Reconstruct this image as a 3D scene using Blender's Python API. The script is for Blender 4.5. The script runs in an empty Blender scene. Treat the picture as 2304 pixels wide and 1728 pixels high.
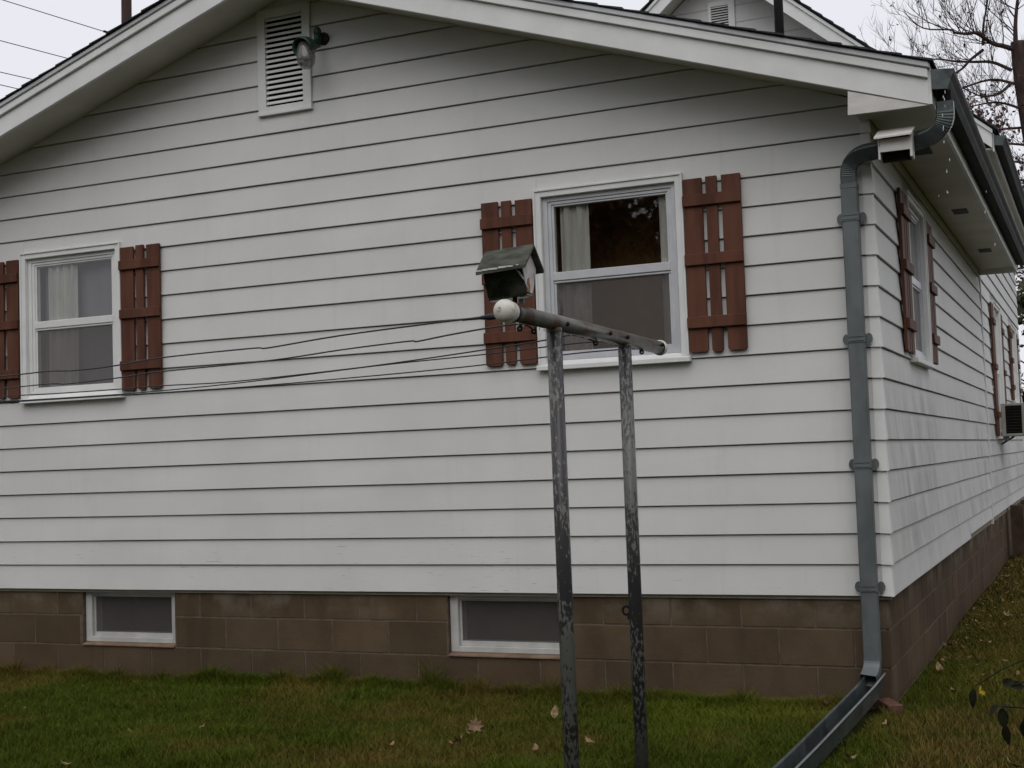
import bpy, math, random
import numpy as np
from mathutils import Vector, Matrix, noise as mnoise

random.seed(7); rng = np.random.default_rng(7)
S = bpy.context.scene
COL = S.collection
R = math.radians

# ------------------------------------------------------------------ camera
cam_d = bpy.data.cameras.new('camera'); cam = bpy.data.objects.new('camera', cam_d); COL.objects.link(cam)
S.camera = cam
CAM = Vector((1.052, -7.2816, 0.783)); PITCH, YAW, ROLL = 0.0574, 0.4143, -0.0347
_f = Vector((-math.sin(YAW)*math.cos(PITCH), math.cos(YAW)*math.cos(PITCH), math.sin(PITCH)))
_r = Vector((math.cos(YAW), math.sin(YAW), 0)); _u = _r.cross(_f)
_r2 = _r*math.cos(ROLL) + _u*math.sin(ROLL); _u2 = -_r*math.sin(ROLL) + _u*math.cos(ROLL)
cam.matrix_world = Matrix(((_r2.x, _u2.x, -_f.x, CAM.x), (_r2.y, _u2.y, -_f.y, CAM.y), (_r2.z, _u2.z, -_f.z, CAM.z), (0, 0, 0, 1)))
cam_d.sensor_width = 36; cam_d.lens = 3000.7/2304*36; cam_d.clip_start = .05; cam_d.clip_end = 2000

# ------------------------------------------------------------------ world, sun, exposure
SUN_EL, SUN_AZ = R(50), R(165)          # azimuth measured clockwise from +y
world = bpy.data.worlds.new('World'); S.world = world; world.use_nodes = True
nt = world.node_tree; nt.nodes.clear()
sky = nt.nodes.new('ShaderNodeTexSky'); sky.sky_type = 'NISHITA'; sky.sun_disc = False
sky.sun_elevation = SUN_EL; sky.sun_rotation = SUN_AZ; sky.dust_density = 5; sky.air_density = 1
mixw = nt.nodes.new('ShaderNodeMix'); mixw.data_type = 'RGBA'; mixw.inputs[0].default_value = .95
mixw.inputs[7].default_value = (8.55, 8.6, 9.15, 1)      # the closed overcast deck
bgn = nt.nodes.new('ShaderNodeBackground'); bgn.inputs['Strength'].default_value = .1
outw = nt.nodes.new('ShaderNodeOutputWorld')
nt.links.new(sky.outputs[0], mixw.inputs[6]); nt.links.new(mixw.outputs[2], bgn.inputs['Color']); nt.links.new(bgn.outputs[0], outw.inputs[0])
sun_d = bpy.data.lights.new('sun', 'SUN'); sun_d.energy = 1.0; sun_d.angle = R(60); sun_d.color = (1, .97, .92)
sun = bpy.data.objects.new('sun', sun_d); COL.objects.link(sun)
sdir = Vector((math.sin(SUN_AZ)*math.cos(SUN_EL), math.cos(SUN_AZ)*math.cos(SUN_EL), math.sin(SUN_EL)))
sun.rotation_euler = sdir.to_track_quat('Z', 'Y').to_euler(); sun.location = (0, -5, 20)
S.view_settings.view_transform = 'Standard'; S.view_settings.look = 'None'
S.view_settings.exposure = 0; S.view_settings.gamma = 1; S.view_settings.use_curve_mapping = False

# ------------------------------------------------------------------ materials
def newmat(name):
    m = bpy.data.materials.new(name); m.use_nodes = True
    return m, m.node_tree, m.node_tree.nodes['Principled BSDF']
def N(t, kind, **kw):
    n = t.nodes.new(kind)
    for k, v in kw.items(): setattr(n, k, v)
    return n
def mathn(t, op, a, b=None, clamp=False):
    n = N(t, 'ShaderNodeMath', operation=op, use_clamp=clamp)
    for i, v in enumerate((a, b)):
        if v is None: continue
        if isinstance(v, (int, float)): n.inputs[i].default_value = v
        else: t.links.new(v, n.inputs[i])
    return n.outputs[0]
def mixc(t, f, a, b, mode='MIX'):
    n = N(t, 'ShaderNodeMix', data_type='RGBA', blend_type=mode)
    for i, v in ((0, f), (6, a), (7, b)):
        if isinstance(v, (int, float)): n.inputs[i].default_value = v
        elif isinstance(v, tuple): n.inputs[i].default_value = (*v, 1)
        else: t.links.new(v, n.inputs[i])
    return n.outputs[2]
def posn(t, scale=(1, 1, 1)):
    g = N(t, 'ShaderNodeNewGeometry'); mp = N(t, 'ShaderNodeMapping'); mp.inputs['Scale'].default_value = scale
    t.links.new(g.outputs['Position'], mp.inputs['Vector']); return mp.outputs[0]
def noise(t, vec, scale=5, detail=3, rough=.55):
    n = N(t, 'ShaderNodeTexNoise'); n.inputs['Scale'].default_value = scale; n.inputs['Detail'].default_value = detail
    n.inputs['Roughness'].default_value = rough; t.links.new(vec, n.inputs['Vector']); return n.outputs['Fac']
def ramp(t, fac, lo, hi, a=0., b=1.):
    n = N(t, 'ShaderNodeMapRange', clamp=True, interpolation_type='SMOOTHSTEP')
    n.inputs[1].default_value = lo; n.inputs[2].default_value = hi; n.inputs[3].default_value = a; n.inputs[4].default_value = b
    t.links.new(fac, n.inputs[0]); return n.outputs[0]
def bump(t, b, h, strength=.2, dist=.01):
    n = N(t, 'ShaderNodeBump'); n.inputs['Strength'].default_value = strength; n.inputs['Distance'].default_value = dist
    t.links.new(h, n.inputs['Height']); t.links.new(n.outputs[0], b.inputs['Normal'])
def objrand(t):
    return N(t, 'ShaderNodeObjectInfo').outputs['Random']
def sepz(t):
    g = N(t, 'ShaderNodeNewGeometry'); s = N(t, 'ShaderNodeSeparateXYZ'); t.links.new(g.outputs['Position'], s.inputs[0]); return s.outputs

def simple(name, col, rough=.6, metal=0., var=.12, scale=8, vscale=(1, 1, 1), bmp=.15, bdist=.004, bscale=None, dirt=None, spec=None):
    m, t, b = newmat(name)
    b.inputs['Specular IOR Level'].default_value = spec if spec is not None else (.12 if rough > .53 else .35)
    v = posn(t, vscale); n = noise(t, v, scale, 4)
    c = mixc(t, ramp(t, n, .3, .7), tuple(x*(1-var) for x in col), tuple(min(1, x*(1+var)) for x in col))
    if dirt:
        n2 = noise(t, v, scale*.6, 5, .65); c = mixc(t, ramp(t, n2, dirt[1], dirt[1]+.12), c, dirt[0])
    t.links.new(c, b.inputs['Base Color']); b.inputs['Roughness'].default_value = rough; b.inputs['Metallic'].default_value = metal
    if bmp: bump(t, b, noise(t, v, bscale or scale*6, 3), bmp, bdist)
    return m

M = {}
def siding(name, streaks):
    m, t, b = newmat(name)
    base = (.655, .656, .643)
    vg = posn(t, (1, 1, 1)); n = noise(t, vg, 1.6, 4)
    c = mixc(t, ramp(t, n, .3, .7), tuple(x*.95 for x in base), tuple(x*1.03 for x in base))
    r = objrand(t); c = mixc(t, mathn(t, 'MULTIPLY', r, .22), c, (.56, .58, .55))
    drip = ramp(t, noise(t, posn(t, (7, 7, .5)), 1.5, 4, .6), .56, .72); c = mixc(t, mathn(t, 'MULTIPLY', drip, .10), c, (.40, .39, .34))
    # fine paint grain and hair cracks
    vs = posn(t, (2.2, 2.2, 34)); cr = noise(t, vs, 3.2, 6, .68)
    o = sepz(t)
    low = ramp(t, o[2], .62, .12)
    patch = ramp(t, noise(t, vg, 1.1, 2), .42, .62)
    crack = mathn(t, 'MULTIPLY', mathn(t, 'MULTIPLY', ramp(t, cr, .60, .66), low), patch)
    c = mixc(t, mathn(t, 'MULTIPLY', crack, .75), c, (.22, .22, .21))
    spk = noise(t, vg, 60, 2); c = mixc(t, mathn(t, 'MULTIPLY', ramp(t, spk, .74, .80), .35), c, (.3, .28, .25))
    if streaks:
        # rain-washed grime: every board keeps its own runs, washed clean under the lap above
        k_ = mathn(t, 'DIVIDE', o[2], 0.16514); brd = mathn(t, 'FLOOR', k_); fr_ = mathn(t, 'FRACT', k_)
        cx = N(t, 'ShaderNodeCombineXYZ'); t.links.new(mathn(t, 'MULTIPLY', o[1], 1.0), cx.inputs[0]); t.links.new(mathn(t, 'MULTIPLY', brd, 3.7), cx.inputs[1]); t.links.new(mathn(t, 'MULTIPLY', o[2], .35), cx.inputs[2])
        s1 = ramp(t, noise(t, cx.outputs[0], 5.0, 6, .66), .28, .72)
        v2 = posn(t, (1, 1, 1)); s2 = ramp(t, noise(t, v2, .8, 3), .36, .60)
        zone = mathn(t, 'MULTIPLY', ramp(t, o[2], 1.40, 1.0), ramp(t, o[2], -.12, .30))
        wash = ramp(t, fr_, 1.0, .62, .35, 1.0)
        st = mathn(t, 'MULTIPLY', mathn(t, 'MULTIPLY', mathn(t, 'MULTIPLY', s1, zone), wash), mathn(t, 'ADD', mathn(t, 'MULTIPLY', s2, .75), .25))
        c = mixc(t, mathn(t, 'MULTIPLY', st, .72), c, (.30, .285, .275))
        s3 = ramp(t, noise(t, cx.outputs[0], 26.0, 3, .7), .62, .72)
        c = mixc(t, mathn(t, 'MULTIPLY', mathn(t, 'MULTIPLY', s3, zone), .22), c, (.16, .15, .15))
    t.links.new(c, b.inputs['Base Color']); b.inputs['Roughness'].default_value = .55; b.inputs['Specular IOR Level'].default_value = .2
    h = mathn(t, 'ADD', mathn(t, 'MULTIPLY', cr, .5), noise(t, posn(t, (1, 1, 3)), 45, 3))
    bump(t, b, h, .14, .004)
    return m
M['siding'] = siding('white_siding_paint', False)
M['siding_side'] = siding('white_siding_paint_streaked', True)
M['trim'] = simple('white_trim_paint', (.72, .73, .72), .5, var=.05, scale=5, bmp=.12, dirt=((.42, .40, .36), .70))
M['soffit'] = simple('white_soffit_paint', (.61, .59, .52), .6, var=.08, scale=2.5, dirt=((.45, .42, .36), .62))
M['sash'] = simple('white_aluminium_frame', (.56, .575, .60), .38, metal=.15, var=.06, scale=10, bmp=.05)
M['shutter'] = simple('red_brown_shutter_paint', (.108, .046, .030), .6, var=.26, scale=11, vscale=(1, 1, .16), bmp=.25, dirt=((.075, .032, .024), .66))
M['felt'] = simple('dark_building_paper', (.30, .27, .21), .9)
M['dark'] = simple('dark_interior', (.21, .115, .045), .9, bmp=0)  # brown also stands in for the tree reflected in the upper pane
M['vent_and_shade'] = simple('black_screen_and_shade', (.008, .008, .008), .9, bmp=0)
M['roof'] = simple('charcoal_shingle', (.045, .046, .048), .9, var=.35, scale=40, bmp=.5)
M['galv'] = simple('weathered_galvanised_steel', (.125, .142, .146), .5, metal=.2, var=.22, scale=6, vscale=(1, 1, .5), bmp=.08, dirt=((.09, .11, .115), .58))
M['galv_dark'] = simple('dull_gutter_steel', (.030, .033, .029), .62, metal=0, spec=.06, var=.3, scale=5, bmp=.08, dirt=((.04, .045, .042), .58))
M['galv_wet_shade'] = simple('wet_galvanised_steel_with_shade', (.075, .09, .09), .35, metal=.3, var=.3, scale=9, bmp=.08, dirt=((.03, .036, .034), .56))  # dark wet steel, with the eave shade on the elbows put into the colour
M['drip'] = simple('drip_edge_metal', (.50, .51, .52), .4, metal=.35, var=.1, scale=4, bmp=.05)
M['mortar'] = simple('painted_mortar', (.125, .100, .074), .9, var=.2, scale=20)
M['black'] = simple('black_iron', (.010, .010, .011), .6, bmp=.1)
M['rust'] = simple('rusty_black_iron', (.035, .026, .02), .6, var=.4, scale=60)
M['wood_dark'] = simple('dark_pole_wood', (.05, .032, .028), .85, var=.3, scale=6, vscale=(4, 4, .4))
M['sill_brown'] = simple('brown_sill_paint', (.20, .135, .095), .75, var=.2, scale=12)
M['brick'] = simple('old_brick', (.12, .063, .044), .9, var=.3, scale=30)
M['ac'] = simple('beige_enamel', (.33, .32, .28), .5, var=.08, scale=6, dirt=((.2, .18, .14), .68))
M['frame_shaded'] = simple('shaded_white_frame', (.48, .48, .46), .55, var=.1, scale=8, bmp=.1)  # white frame darkened, so the shade low on the wall is in its colour
M['cap'] = simple('white_plastic_cap', (.66, .65, .58), .35, var=.06, scale=30, bmp=.05, dirt=((.40, .38, .27), .62))
M['cap_mark'] = simple('dark_moulded_mark', (.28, .27, .24), .6, bmp=0)
M['green'] = simple('green_enamel', (.018, .05, .03), .4, var=.3, scale=40, dirt=((.03, .03, .025), .62))
M['line'] = simple('dark_plastic_line', (.022, .024, .03), .45, bmp=0)
M['bark'] = simple('dark_bark', (.052, .036, .032), .9, var=.35, scale=12, vscale=(1, 1, .4), bmp=.4)
M['bulbwhite'] = simple('frosted_bulb', (.13, .13, .115), .4, bmp=0)
M['feeder_roof'] = simple('mossy_grey_board', (.072, .076, .062), .85, var=.4, scale=30, vscale=(.4, 1, 1), bmp=.4, dirt=((.15, .15, .125), .60))
M['feeder_white'] = simple('weathered_white_board', (.60, .58, .56), .7, var=.12, scale=30, dirt=((.16, .10, .06), .64))
M['feeder_dark'] = simple('grimy_feeder_glass', (.010, .013, .008), .25, var=.5, scale=25, bmp=0)
M['raw_wood'] = simple('raw_split_wood', (.30, .15, .09), .8, var=.3, scale=40)
M['box_white'] = simple('peeling_white_box', (.62, .61, .58), .7, var=.08, scale=25, vscale=(.35, 1, 1), dirt=((.14, .12, .10), .60))
M['flower'] = simple('yellow_petal', (.45, .33, .02), .6, bmp=0)
M['wilt'] = simple('blackened_leaf', (.012, .013, .006), .7, var=.5, scale=50)
M['stain'] = simple('grey_porch_wood', (.075, .05, .035), .85, var=.25, scale=8)

# painted concrete block, each a little different, paler where the paint has worn
m, t, b = newmat('brown_block_paint'); M['block'] = m
v = posn(t); n1 = noise(t, v, 3.0, 5, .6); n2 = noise(t, v, 55, 3)
c = mixc(t, ramp(t, n1, .3, .7), (.094, .063, .038), (.126, .088, .054))
c = mixc(t, mathn(t, 'MULTIPLY', objrand(t), .7), c, (.066, .048, .032))
c = mixc(t, mathn(t, 'MULTIPLY', ramp(t, noise(t, posn(t, (2, 2, .7)), 2.3, 4), .52, .68), .45), c, (.055, .040, .028))
o = sepz(t); top = ramp(t, o[2], -.22, -.02)
worn = mathn(t, 'MULTIPLY', ramp(t, noise(t, v, 1.9, 5, .65), .46, .62), mathn(t, 'ADD', mathn(t, 'MULTIPLY', top, .75), .06))
c = mixc(t, worn, c, (.175, .150, .112))
t.links.new(c, b.inputs['Base Color']); b.inputs['Roughness'].default_value = .85; b.inputs['Specular IOR Level'].default_value = .08; bump(t, b, n2, .5, .004)

# flaking grey pipe paint
def flaking(name, thr, rusty):
    m, t, b = newmat(name); v = posn(t, (1, 1, .42))
    n = noise(t, v, 92, 5, .60); big = noise(t, posn(t, (1, 1, .55)), 4.5, 3)
    fl = ramp(t, mathn(t, 'ADD', n, mathn(t, 'MULTIPLY', big, .85)), thr, thr+.03)
    c = mixc(t, ramp(t, big, .35, .65), (.105, .11, .098), (.16, .163, .15))
    c = mixc(t, fl, c, (.028, .027, .029))
    if rusty:
        rn = ramp(t, noise(t, posn(t), 13, 5), .47, .60); c = mixc(t, mathn(t, 'MULTIPLY', rn, .8), c, (.085, .052, .034))
        up = N(t, 'ShaderNodeNewGeometry'); sx = N(t, 'ShaderNodeSeparateXYZ'); t.links.new(up.outputs['Normal'], sx.inputs[0])
        c = mixc(t, mathn(t, 'MULTIPLY', ramp(t, sx.outputs[2], .55, .95), .5), c, (.16, .11, .07))
    t.links.new(c, b.inputs['Base Color']); b.inputs['Roughness'].default_value = .30
    bump(t, b, fl, .35, -.0012); return m
M['pipe'] = flaking('flaking_grey_pipe_paint', .90, False)
M['pipe_bar'] = flaking('rusty_grey_pipe_paint', 1.08, True)

# glass, screen, sheer curtain
def glass(name, tint, extra=1.0, dust=.0):
    m = bpy.data.materials.new(name); m.use_nodes = True; t = m.node_tree; t.nodes.clear()
    fr = N(t, 'ShaderNodeFresnel'); fr.inputs['IOR'].default_value = 1.52
    tr = N(t, 'ShaderNodeBsdfTransparent'); tr.inputs[0].default_value = (*tint, 1)
    gl = N(t, 'ShaderNodeBsdfGlossy'); gl.inputs['Roughness'].default_value = .015
    nz = noise(t, posn(t), 2.5, 1); bp = N(t, 'ShaderNodeBump'); bp.inputs['Strength'].default_value = .04; bp.inputs['Distance'].default_value = .02
    t.links.new(nz, bp.inputs['Height']); t.links.new(bp.outputs[0], gl.inputs['Normal'])
    mx = N(t, 'ShaderNodeMixShader'); bf_ = N(t, 'ShaderNodeNewGeometry').outputs['Backfacing']
    t.links.new(mathn(t, 'MULTIPLY', mathn(t, 'MULTIPLY', fr.outputs[0], 2.0*extra, True), mathn(t, 'SUBTRACT', 1.0, bf_)), mx.inputs[0])
    t.links.new(tr.outputs[0], mx.inputs[1]); t.links.new(gl.outputs[0], mx.inputs[2]); last = mx
    if dust:
        df = N(t, 'ShaderNodeBsdfDiffuse'); df.inputs[0].default_value = (.235, .225, .215, 1)
        m2 = N(t, 'ShaderNodeMixShader'); m2.inputs[0].default_value = dust
        t.links.new(mx.outputs[0], m2.inputs[1]); t.links.new(df.outputs[0], m2.inputs[2]); last = m2
    o = N(t, 'ShaderNodeOutputMaterial'); t.links.new(last.outputs[0], o.inputs[0]); return m
M['glass'] = glass('window_glass', (.93, .94, .93))
M['screen'] = glass('insect_screen_over_glass', (.84, .83, .83), .5, .24)
M['screen_dark'] = glass('dusty_basement_screen', (.8, .8, .8), .4, .20)
M['lampglass'] = glass('clear_lamp_glass', (.62, .63, .59), 1.0, .34)
m, t, b = newmat('sheer_white_curtain'); M['curtain'] = m; M['reflection_grey'] = simple('grey_reflection_backdrop', (.17, .165, .18), .9, var=.06, scale=3, bmp=0)  # grey backdrop sheet paints the sky reflection of the left front window
v = posn(t, (1, 1, .1)); c = mixc(t, ramp(t, noise(t, v, 26, 3), .3, .7), (.36, .35, .325), (.47, .455, .43))
t.links.new(c, b.inputs['Base Color']); b.inputs['Roughness'].default_value = .9
# foliage / leaves / grass
def leafmat(name, a, c2, rough=.6):
    m, t, b = newmat(name); at = N(t, 'ShaderNodeAttribute', attribute_name='shade')
    c = mixc(t, at.outputs['Fac'], a, c2); t.links.new(c, b.inputs['Base Color']); b.inputs['Roughness'].default_value = rough; return m
M['leaf_red'] = leafmat('dull_red_leaf', (.055, .022, .022), (.11, .05, .035))
M['leaf_brown'] = leafmat('russet_oak_leaf', (.10, .045, .012), (.24, .12, .034))
M['leaf_green'] = leafmat('dark_olive_foliage', (.02, .026, .010), (.065, .06, .02))
m, t, b = newmat('dry_maple_leaf'); M['dry'] = m
c = mixc(t, objrand(t), (.19, .115, .055), (.30, .20, .105)); c = mixc(t, ramp(t, noise(t, posn(t), 45, 3), .35, .7), c, (.13, .075, .035))
t.links.new(c, b.inputs['Base Color']); b.inputs['Roughness'].default_value = .7
m, t, b = newmat('dry_leaf_litter'); M['litter'] = m
at = N(t, 'ShaderNodeAttribute', attribute_name='shade'); c = mixc(t, at.outputs['Fac'], (.10, .05, .025), (.25, .14, .07))
t.links.new(c, b.inputs['Base Color']); b.inputs['Roughness'].default_value = .8
m, t, b = newmat('grass_blade'); M['grass'] = m
at = N(t, 'ShaderNodeAttribute', attribute_name='tone'); t.links.new(at.outputs['Color'], b.inputs['Base Color']); b.inputs['Roughness'].default_value = .55
b.inputs['Specular IOR Level'].default_value = .08
m, t, b = newmat('lawn_soil_and_thatch'); M['ground'] = m
v = posn(t); n1 = ramp(t, noise(t, v, 1.1, 5), .35, .65); n2 = ramp(t, noise(t, v, 30, 4), .3, .7)
c = mixc(t, n1, (.030, .042, .010), (.055, .044, .018)); c = mixc(t, mathn(t, 'MULTIPLY', n2, .5), c, (.018, .022, .008))
t.links.new(c, b.inputs['Base Color']); b.inputs['Roughness'].default_value = .95; b.inputs['Specular IOR Level'].default_value = 0; bump(t, b, noise(t, v, 60, 4), .8, .03)
m, t, b = newmat('water_drop'); M['water'] = m
b.inputs['Base Color'].default_value = (.9, .92, .95, 1); b.inputs['Roughness'].default_value = .05; b.inputs['IOR'].default_value = 1.33
b.inputs['Transmission Weight'].default_value = .5

# ------------------------------------------------------------------ mesh helpers
WORLD_ORIGIN = {}
class MB:
    def __init__(s): s.v = []; s.f = []
    def add(s, vs, fs):
        o = len(s.v); s.v += [tuple(x) for x in vs]; s.f += [tuple(i+o for i in q) for q in fs]
    def box(s, a, b, mp=None):
        (x0, y0, z0), (x1, y1, z1) = a, b
        vs = [(x0, y0, z0), (x1, y0, z0), (x1, y1, z0), (x0, y1, z0), (x0, y0, z1), (x1, y0, z1), (x1, y1, z1), (x0, y1, z1)]
        if mp: vs = [mp(*q) for q in vs]
        s.add(vs, [(0, 3, 2, 1), (4, 5, 6, 7), (0, 1, 5, 4), (1, 2, 6, 5), (2, 3, 7, 6), (3, 0, 4, 7)])
    def hexa(s, vs):
        s.add(vs, [(0, 3, 2, 1), (4, 5, 6, 7), (0, 1, 5, 4), (1, 2, 6, 5), (2, 3, 7, 6), (3, 0, 4, 7)])
    def prism(s, poly, ext, mp):      # poly of (a,b) mapped by mp(a,b,h) for h in ext
        n = len(poly); vs = [mp(a, b_, ext[0]) for a, b_ in poly] + [mp(a, b_, ext[1]) for a, b_ in poly]
        s.add(vs, [tuple(range(n))[::-1], tuple(range(n, 2*n))] + [(i, (i+1) % n, n+(i+1) % n, n+i) for i in range(n)])
    def sweep(s, path, sect, scales=None, up=Vector((0, 0, 1)), caps=True, closed=True):
        path = [Vector(p) for p in path]; n = len(sect); vs = []; prev = None
        for i, p in enumerate(path):
            d = (path[min(i+1, len(path)-1)] - path[max(i-1, 0)]).normalized()
            if prev is None:
                u0 = up if abs(d.dot(up)) < .95 else Vector((0, 1, 0)); a = d.cross(u0).normalized()
            else: a = (prev - d*prev.dot(d)).normalized()
            b_ = a.cross(d); prev = a; k = scales[i] if scales else 1
            vs += [p + a*(x*k) + b_*(y*k) for x, y in sect]
        fs = []
        for i in range(len(path)-1):
            for j in range(n if closed else n-1):
                fs.append((i*n+j, i*n+(j+1) % n, (i+1)*n+(j+1) % n, (i+1)*n+j))
        if caps and closed: fs += [tuple(range(n))[::-1], tuple((len(path)-1)*n+j for j in range(n))]
        s.add(vs, fs)
    def tube(s, path, r, n=8, scales=None, caps=True):
        s.sweep(path, [(r*math.cos(2*math.pi*i/n), r*math.sin(2*math.pi*i/n)) for i in range(n)], scales, caps=caps)
    def lathe(s, prof, origin, axis, n=20):
        axis = Vector(axis).normalized(); a = axis.orthogonal().normalized(); b_ = axis.cross(a); o = Vector(origin); vs = []
        for h, r in prof:
            for i in range(n):
                th = 2*math.pi*i/n; vs.append(o + axis*h + (a*math.cos(th) + b_*math.sin(th))*max(r, 1e-4))
        fs = [(i*n+j, i*n+(j+1) % n, (i+1)*n+(j+1) % n, (i+1)*n+j) for i in range(len(prof)-1) for j in range(n)]
        s.add(vs, fs)
    def obj(s, name, mat, parent=None, smooth=False, bevel=0, origin=None):
        if origin is None:
            xs = np.array([tuple(q) for q in s.v]); origin = (xs.min(0)+xs.max(0))/2
        origin = Vector([float(q) for q in origin])
        me = bpy.data.meshes.new(name); me.from_pydata([tuple(Vector(q)-origin) for q in s.v], [], s.f); me.update()
        me.materials.append(mat)
        if smooth:
            for p in me.polygons: p.use_smooth = True
        return link(name, me, parent, origin, bevel)
def link(name, me, parent, origin, bevel=0):
    o = bpy.data.objects.new(name, me); COL.objects.link(o); origin = Vector(origin); WORLD_ORIGIN[o.name] = origin
    if parent is not None: o.parent = parent; o.location = origin - WORLD_ORIGIN[parent.name]
    else: o.location = origin
    if bevel:
        md = o.modifiers.new('bevel', 'BEVEL'); md.width = bevel; md.segments = 1; md.limit_method = 'ANGLE'
    return o
def empty(name, loc, parent=None):
    return link(name, None, parent, loc)
def tag(o, label, cat, group=None, kind=None):
    if label: o['label'] = label
    if cat: o['category'] = cat
    if group: o['group'] = group
    if kind: o['kind'] = kind
    return o
def np_mesh(name, V, F, mat, parent=None, shade=None, color=None, nside=4, smooth=False, origin=(0, 0, 0)):
    me = bpy.data.meshes.new(name); V = np.asarray(V, np.float32) - np.array(origin, np.float32); F = np.asarray(F, np.int32)
    me.vertices.add(len(V)); me.vertices.foreach_set('co', V.ravel())
    me.loops.add(F.size); me.loops.foreach_set('vertex_index', F.ravel())
    me.polygons.add(len(F)); me.polygons.foreach_set('loop_start', np.arange(len(F), dtype=np.int32)*nside)
    me.update(calc_edges=True); me.validate()
    if shade is not None:
        a = me.attributes.new('shade', 'FLOAT', 'POINT'); a.data.foreach_set('value', np.asarray(shade, np.float32))
    if color is not None:
        a = me.attributes.new('tone', 'FLOAT_COLOR', 'POINT'); a.data.foreach_set('color', np.asarray(color, np.float32).ravel())
    me.materials.append(mat)
    return link(name, me, parent, origin)

FRONT = lambda u, z, n: (u, -n, z)        # wall coordinates: along the wall, height, outwards
SIDE = lambda u, z, n: (n, u, z)
GABLE = lambda u, z, n: (u, 7.0-n, z)

# ------------------------------------------------------------------ ground
def ground_z(x, y):
    x = np.asarray(x, float); y = np.asarray(y, float)
    k = np.clip((y+.4)/4.5, 0, 1); k = k*k*(3-2*k)
    side = np.clip((x+.05)/.5, 0, 1)
    return -.60 + side*.13*k - .05*np.clip((-y-1.5)/4, 0, 1) + .012*np.sin(1.7*x+.6)*np.cos(1.3*y)
xs = np.concatenate([[-220, -90, -40, -20], np.linspace(-12, 6, 73), [10, 20, 45, 100, 220]])
ys = np.concatenate([[-160, -60, -25], np.linspace(-12, 16, 113), [22, 35, 60, 120, 300]])
X, Y = np.meshgrid(xs, ys); V = np.stack([X.ravel(), Y.ravel(), ground_z(X, Y).ravel()], 1)
nx = len(xs); F = [(j*nx+i, j*nx+i+1, (j+1)*nx+i+1, (j+1)*nx+i) for j in range(len(ys)-1) for i in range(nx-1)]
g = np_mesh('ground', V, F, M['ground']); g['kind'] = 'structure'
for p in g.data.polygons: p.use_smooth = True

# ------------------------------------------------------------------ the house
XC, HW = -3.655, 3.655                 # gable centre line and half width
house = empty('house', (XC, 3.5, -.6))
tag(house, 'white clapboard house with brown block foundation and dark shingle roof', 'house')
E_ = .16514                             # clapboard exposure
SOF = lambda x: 3.875 - abs(x-XC)/3     # underside of the rake soffit

# window openings (u0,u1,z0,z1) of casing
WZ0, WZ1 = 1.31, 2.382
front_w = [(-5.948, -5.050), (-1.962, -1.044)]
side_w = [(1.25, 2.165, WZ0), (8.43, 9.50, .84), (11.6, 12.7, WZ0)]

def wall_holes(mp, u0, u1, z0, z1, holes, n0, n1, top=None):
    mb = MB()
    us = sorted({u0, u1, *[h[0] for h in holes], *[h[1] for h in holes]}); zs = sorted({z0, z1, *[h[2] for h in holes], *[h[3] for h in holes]})
    for a, b_ in zip(us, us[1:]):
        for c_, d in zip(zs, zs[1:]):
            um, zm = (a+b_)/2, (c_+d)/2
            if any(h[0] < um < h[1] and h[2] < zm < h[3] for h in holes): continue
            mb.box((a, c_, n0), (b_, d, n1), mp)
    return mb
fh = [(u0+.03, u1-.03, WZ0+.03, WZ1-.03) for u0, u1 in front_w]
fw = wall_holes(FRONT, -7.30, -.012, -.02, 2.52, fh, -.05, -.016)
fw.prism([(-7.30, 2.52), (-.012, 2.52), (-.012, SOF(0)-.0), (XC, SOF(XC)), (-7.30, SOF(-7.3))], (-.05, -.016), FRONT)
front_wall = fw.obj('front_wall', M['felt'], house)

def board(mp, ua, ub, z0, z1, name, mat, parent, clip=None, plain=False):
    """one lap: proud lower lip, face leaning back to the top"""
    h = z1-z0; jit = random.uniform(-.0012, .0012)
    nb, ntp = .0075+jit, -.006
    if plain: nb = -.001
    def lim(z):
        if clip is None: return ua, ub
        w = 3*(3.875-z)+.01
        return max(ua, XC-w), min(ub, XC+w)
    a0, b0 = lim(z0); a1, b1 = lim(z1)
    if b0-a0 < .02: return
    if b1 < a1: a1 = b1 = (a1+b1)/2
    mb = MB(); n = max(1, int((b0-a0)/.55)); rows = []
    for i in range(n+1):
        t_ = i/n; u_0 = a0+(b0-a0)*t_; u_1 = a1+(b1-a1)*t_
        w = .0018*mnoise.noise(Vector((u_0*1.3, z0*9, 3))); wz = .0022*mnoise.noise(Vector((u_0*.9, z0*7, 8)))
        rows.append([mp(u_0, z0+wz, -.014), mp(u_0, z0+wz, nb-.0015+w), mp(u_0, z0+.002+wz, nb+w), mp(u_0+(u_1-u_0)*.5, z0+h*.5, (nb+ntp)/2+w*1.3), mp(u_1, z1, ntp), mp(u_1, z1, -.014)])
    vs = [q for r_ in rows for q in r_]
    fs = [(i*6+j, (i+1)*6+j, (i+1)*6+(j+1) % 6, i*6+(j+1) % 6) for i in range(n) for j in range(6)]
    fs += [tuple(range(6))[::-1], tuple(n*6+j for j in range(6))]
    mb.add(vs, fs); return mb.obj(name, mat, parent)
GAP = .0062  # open gap onto dark backing, added to draw the lap shadow lines
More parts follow.
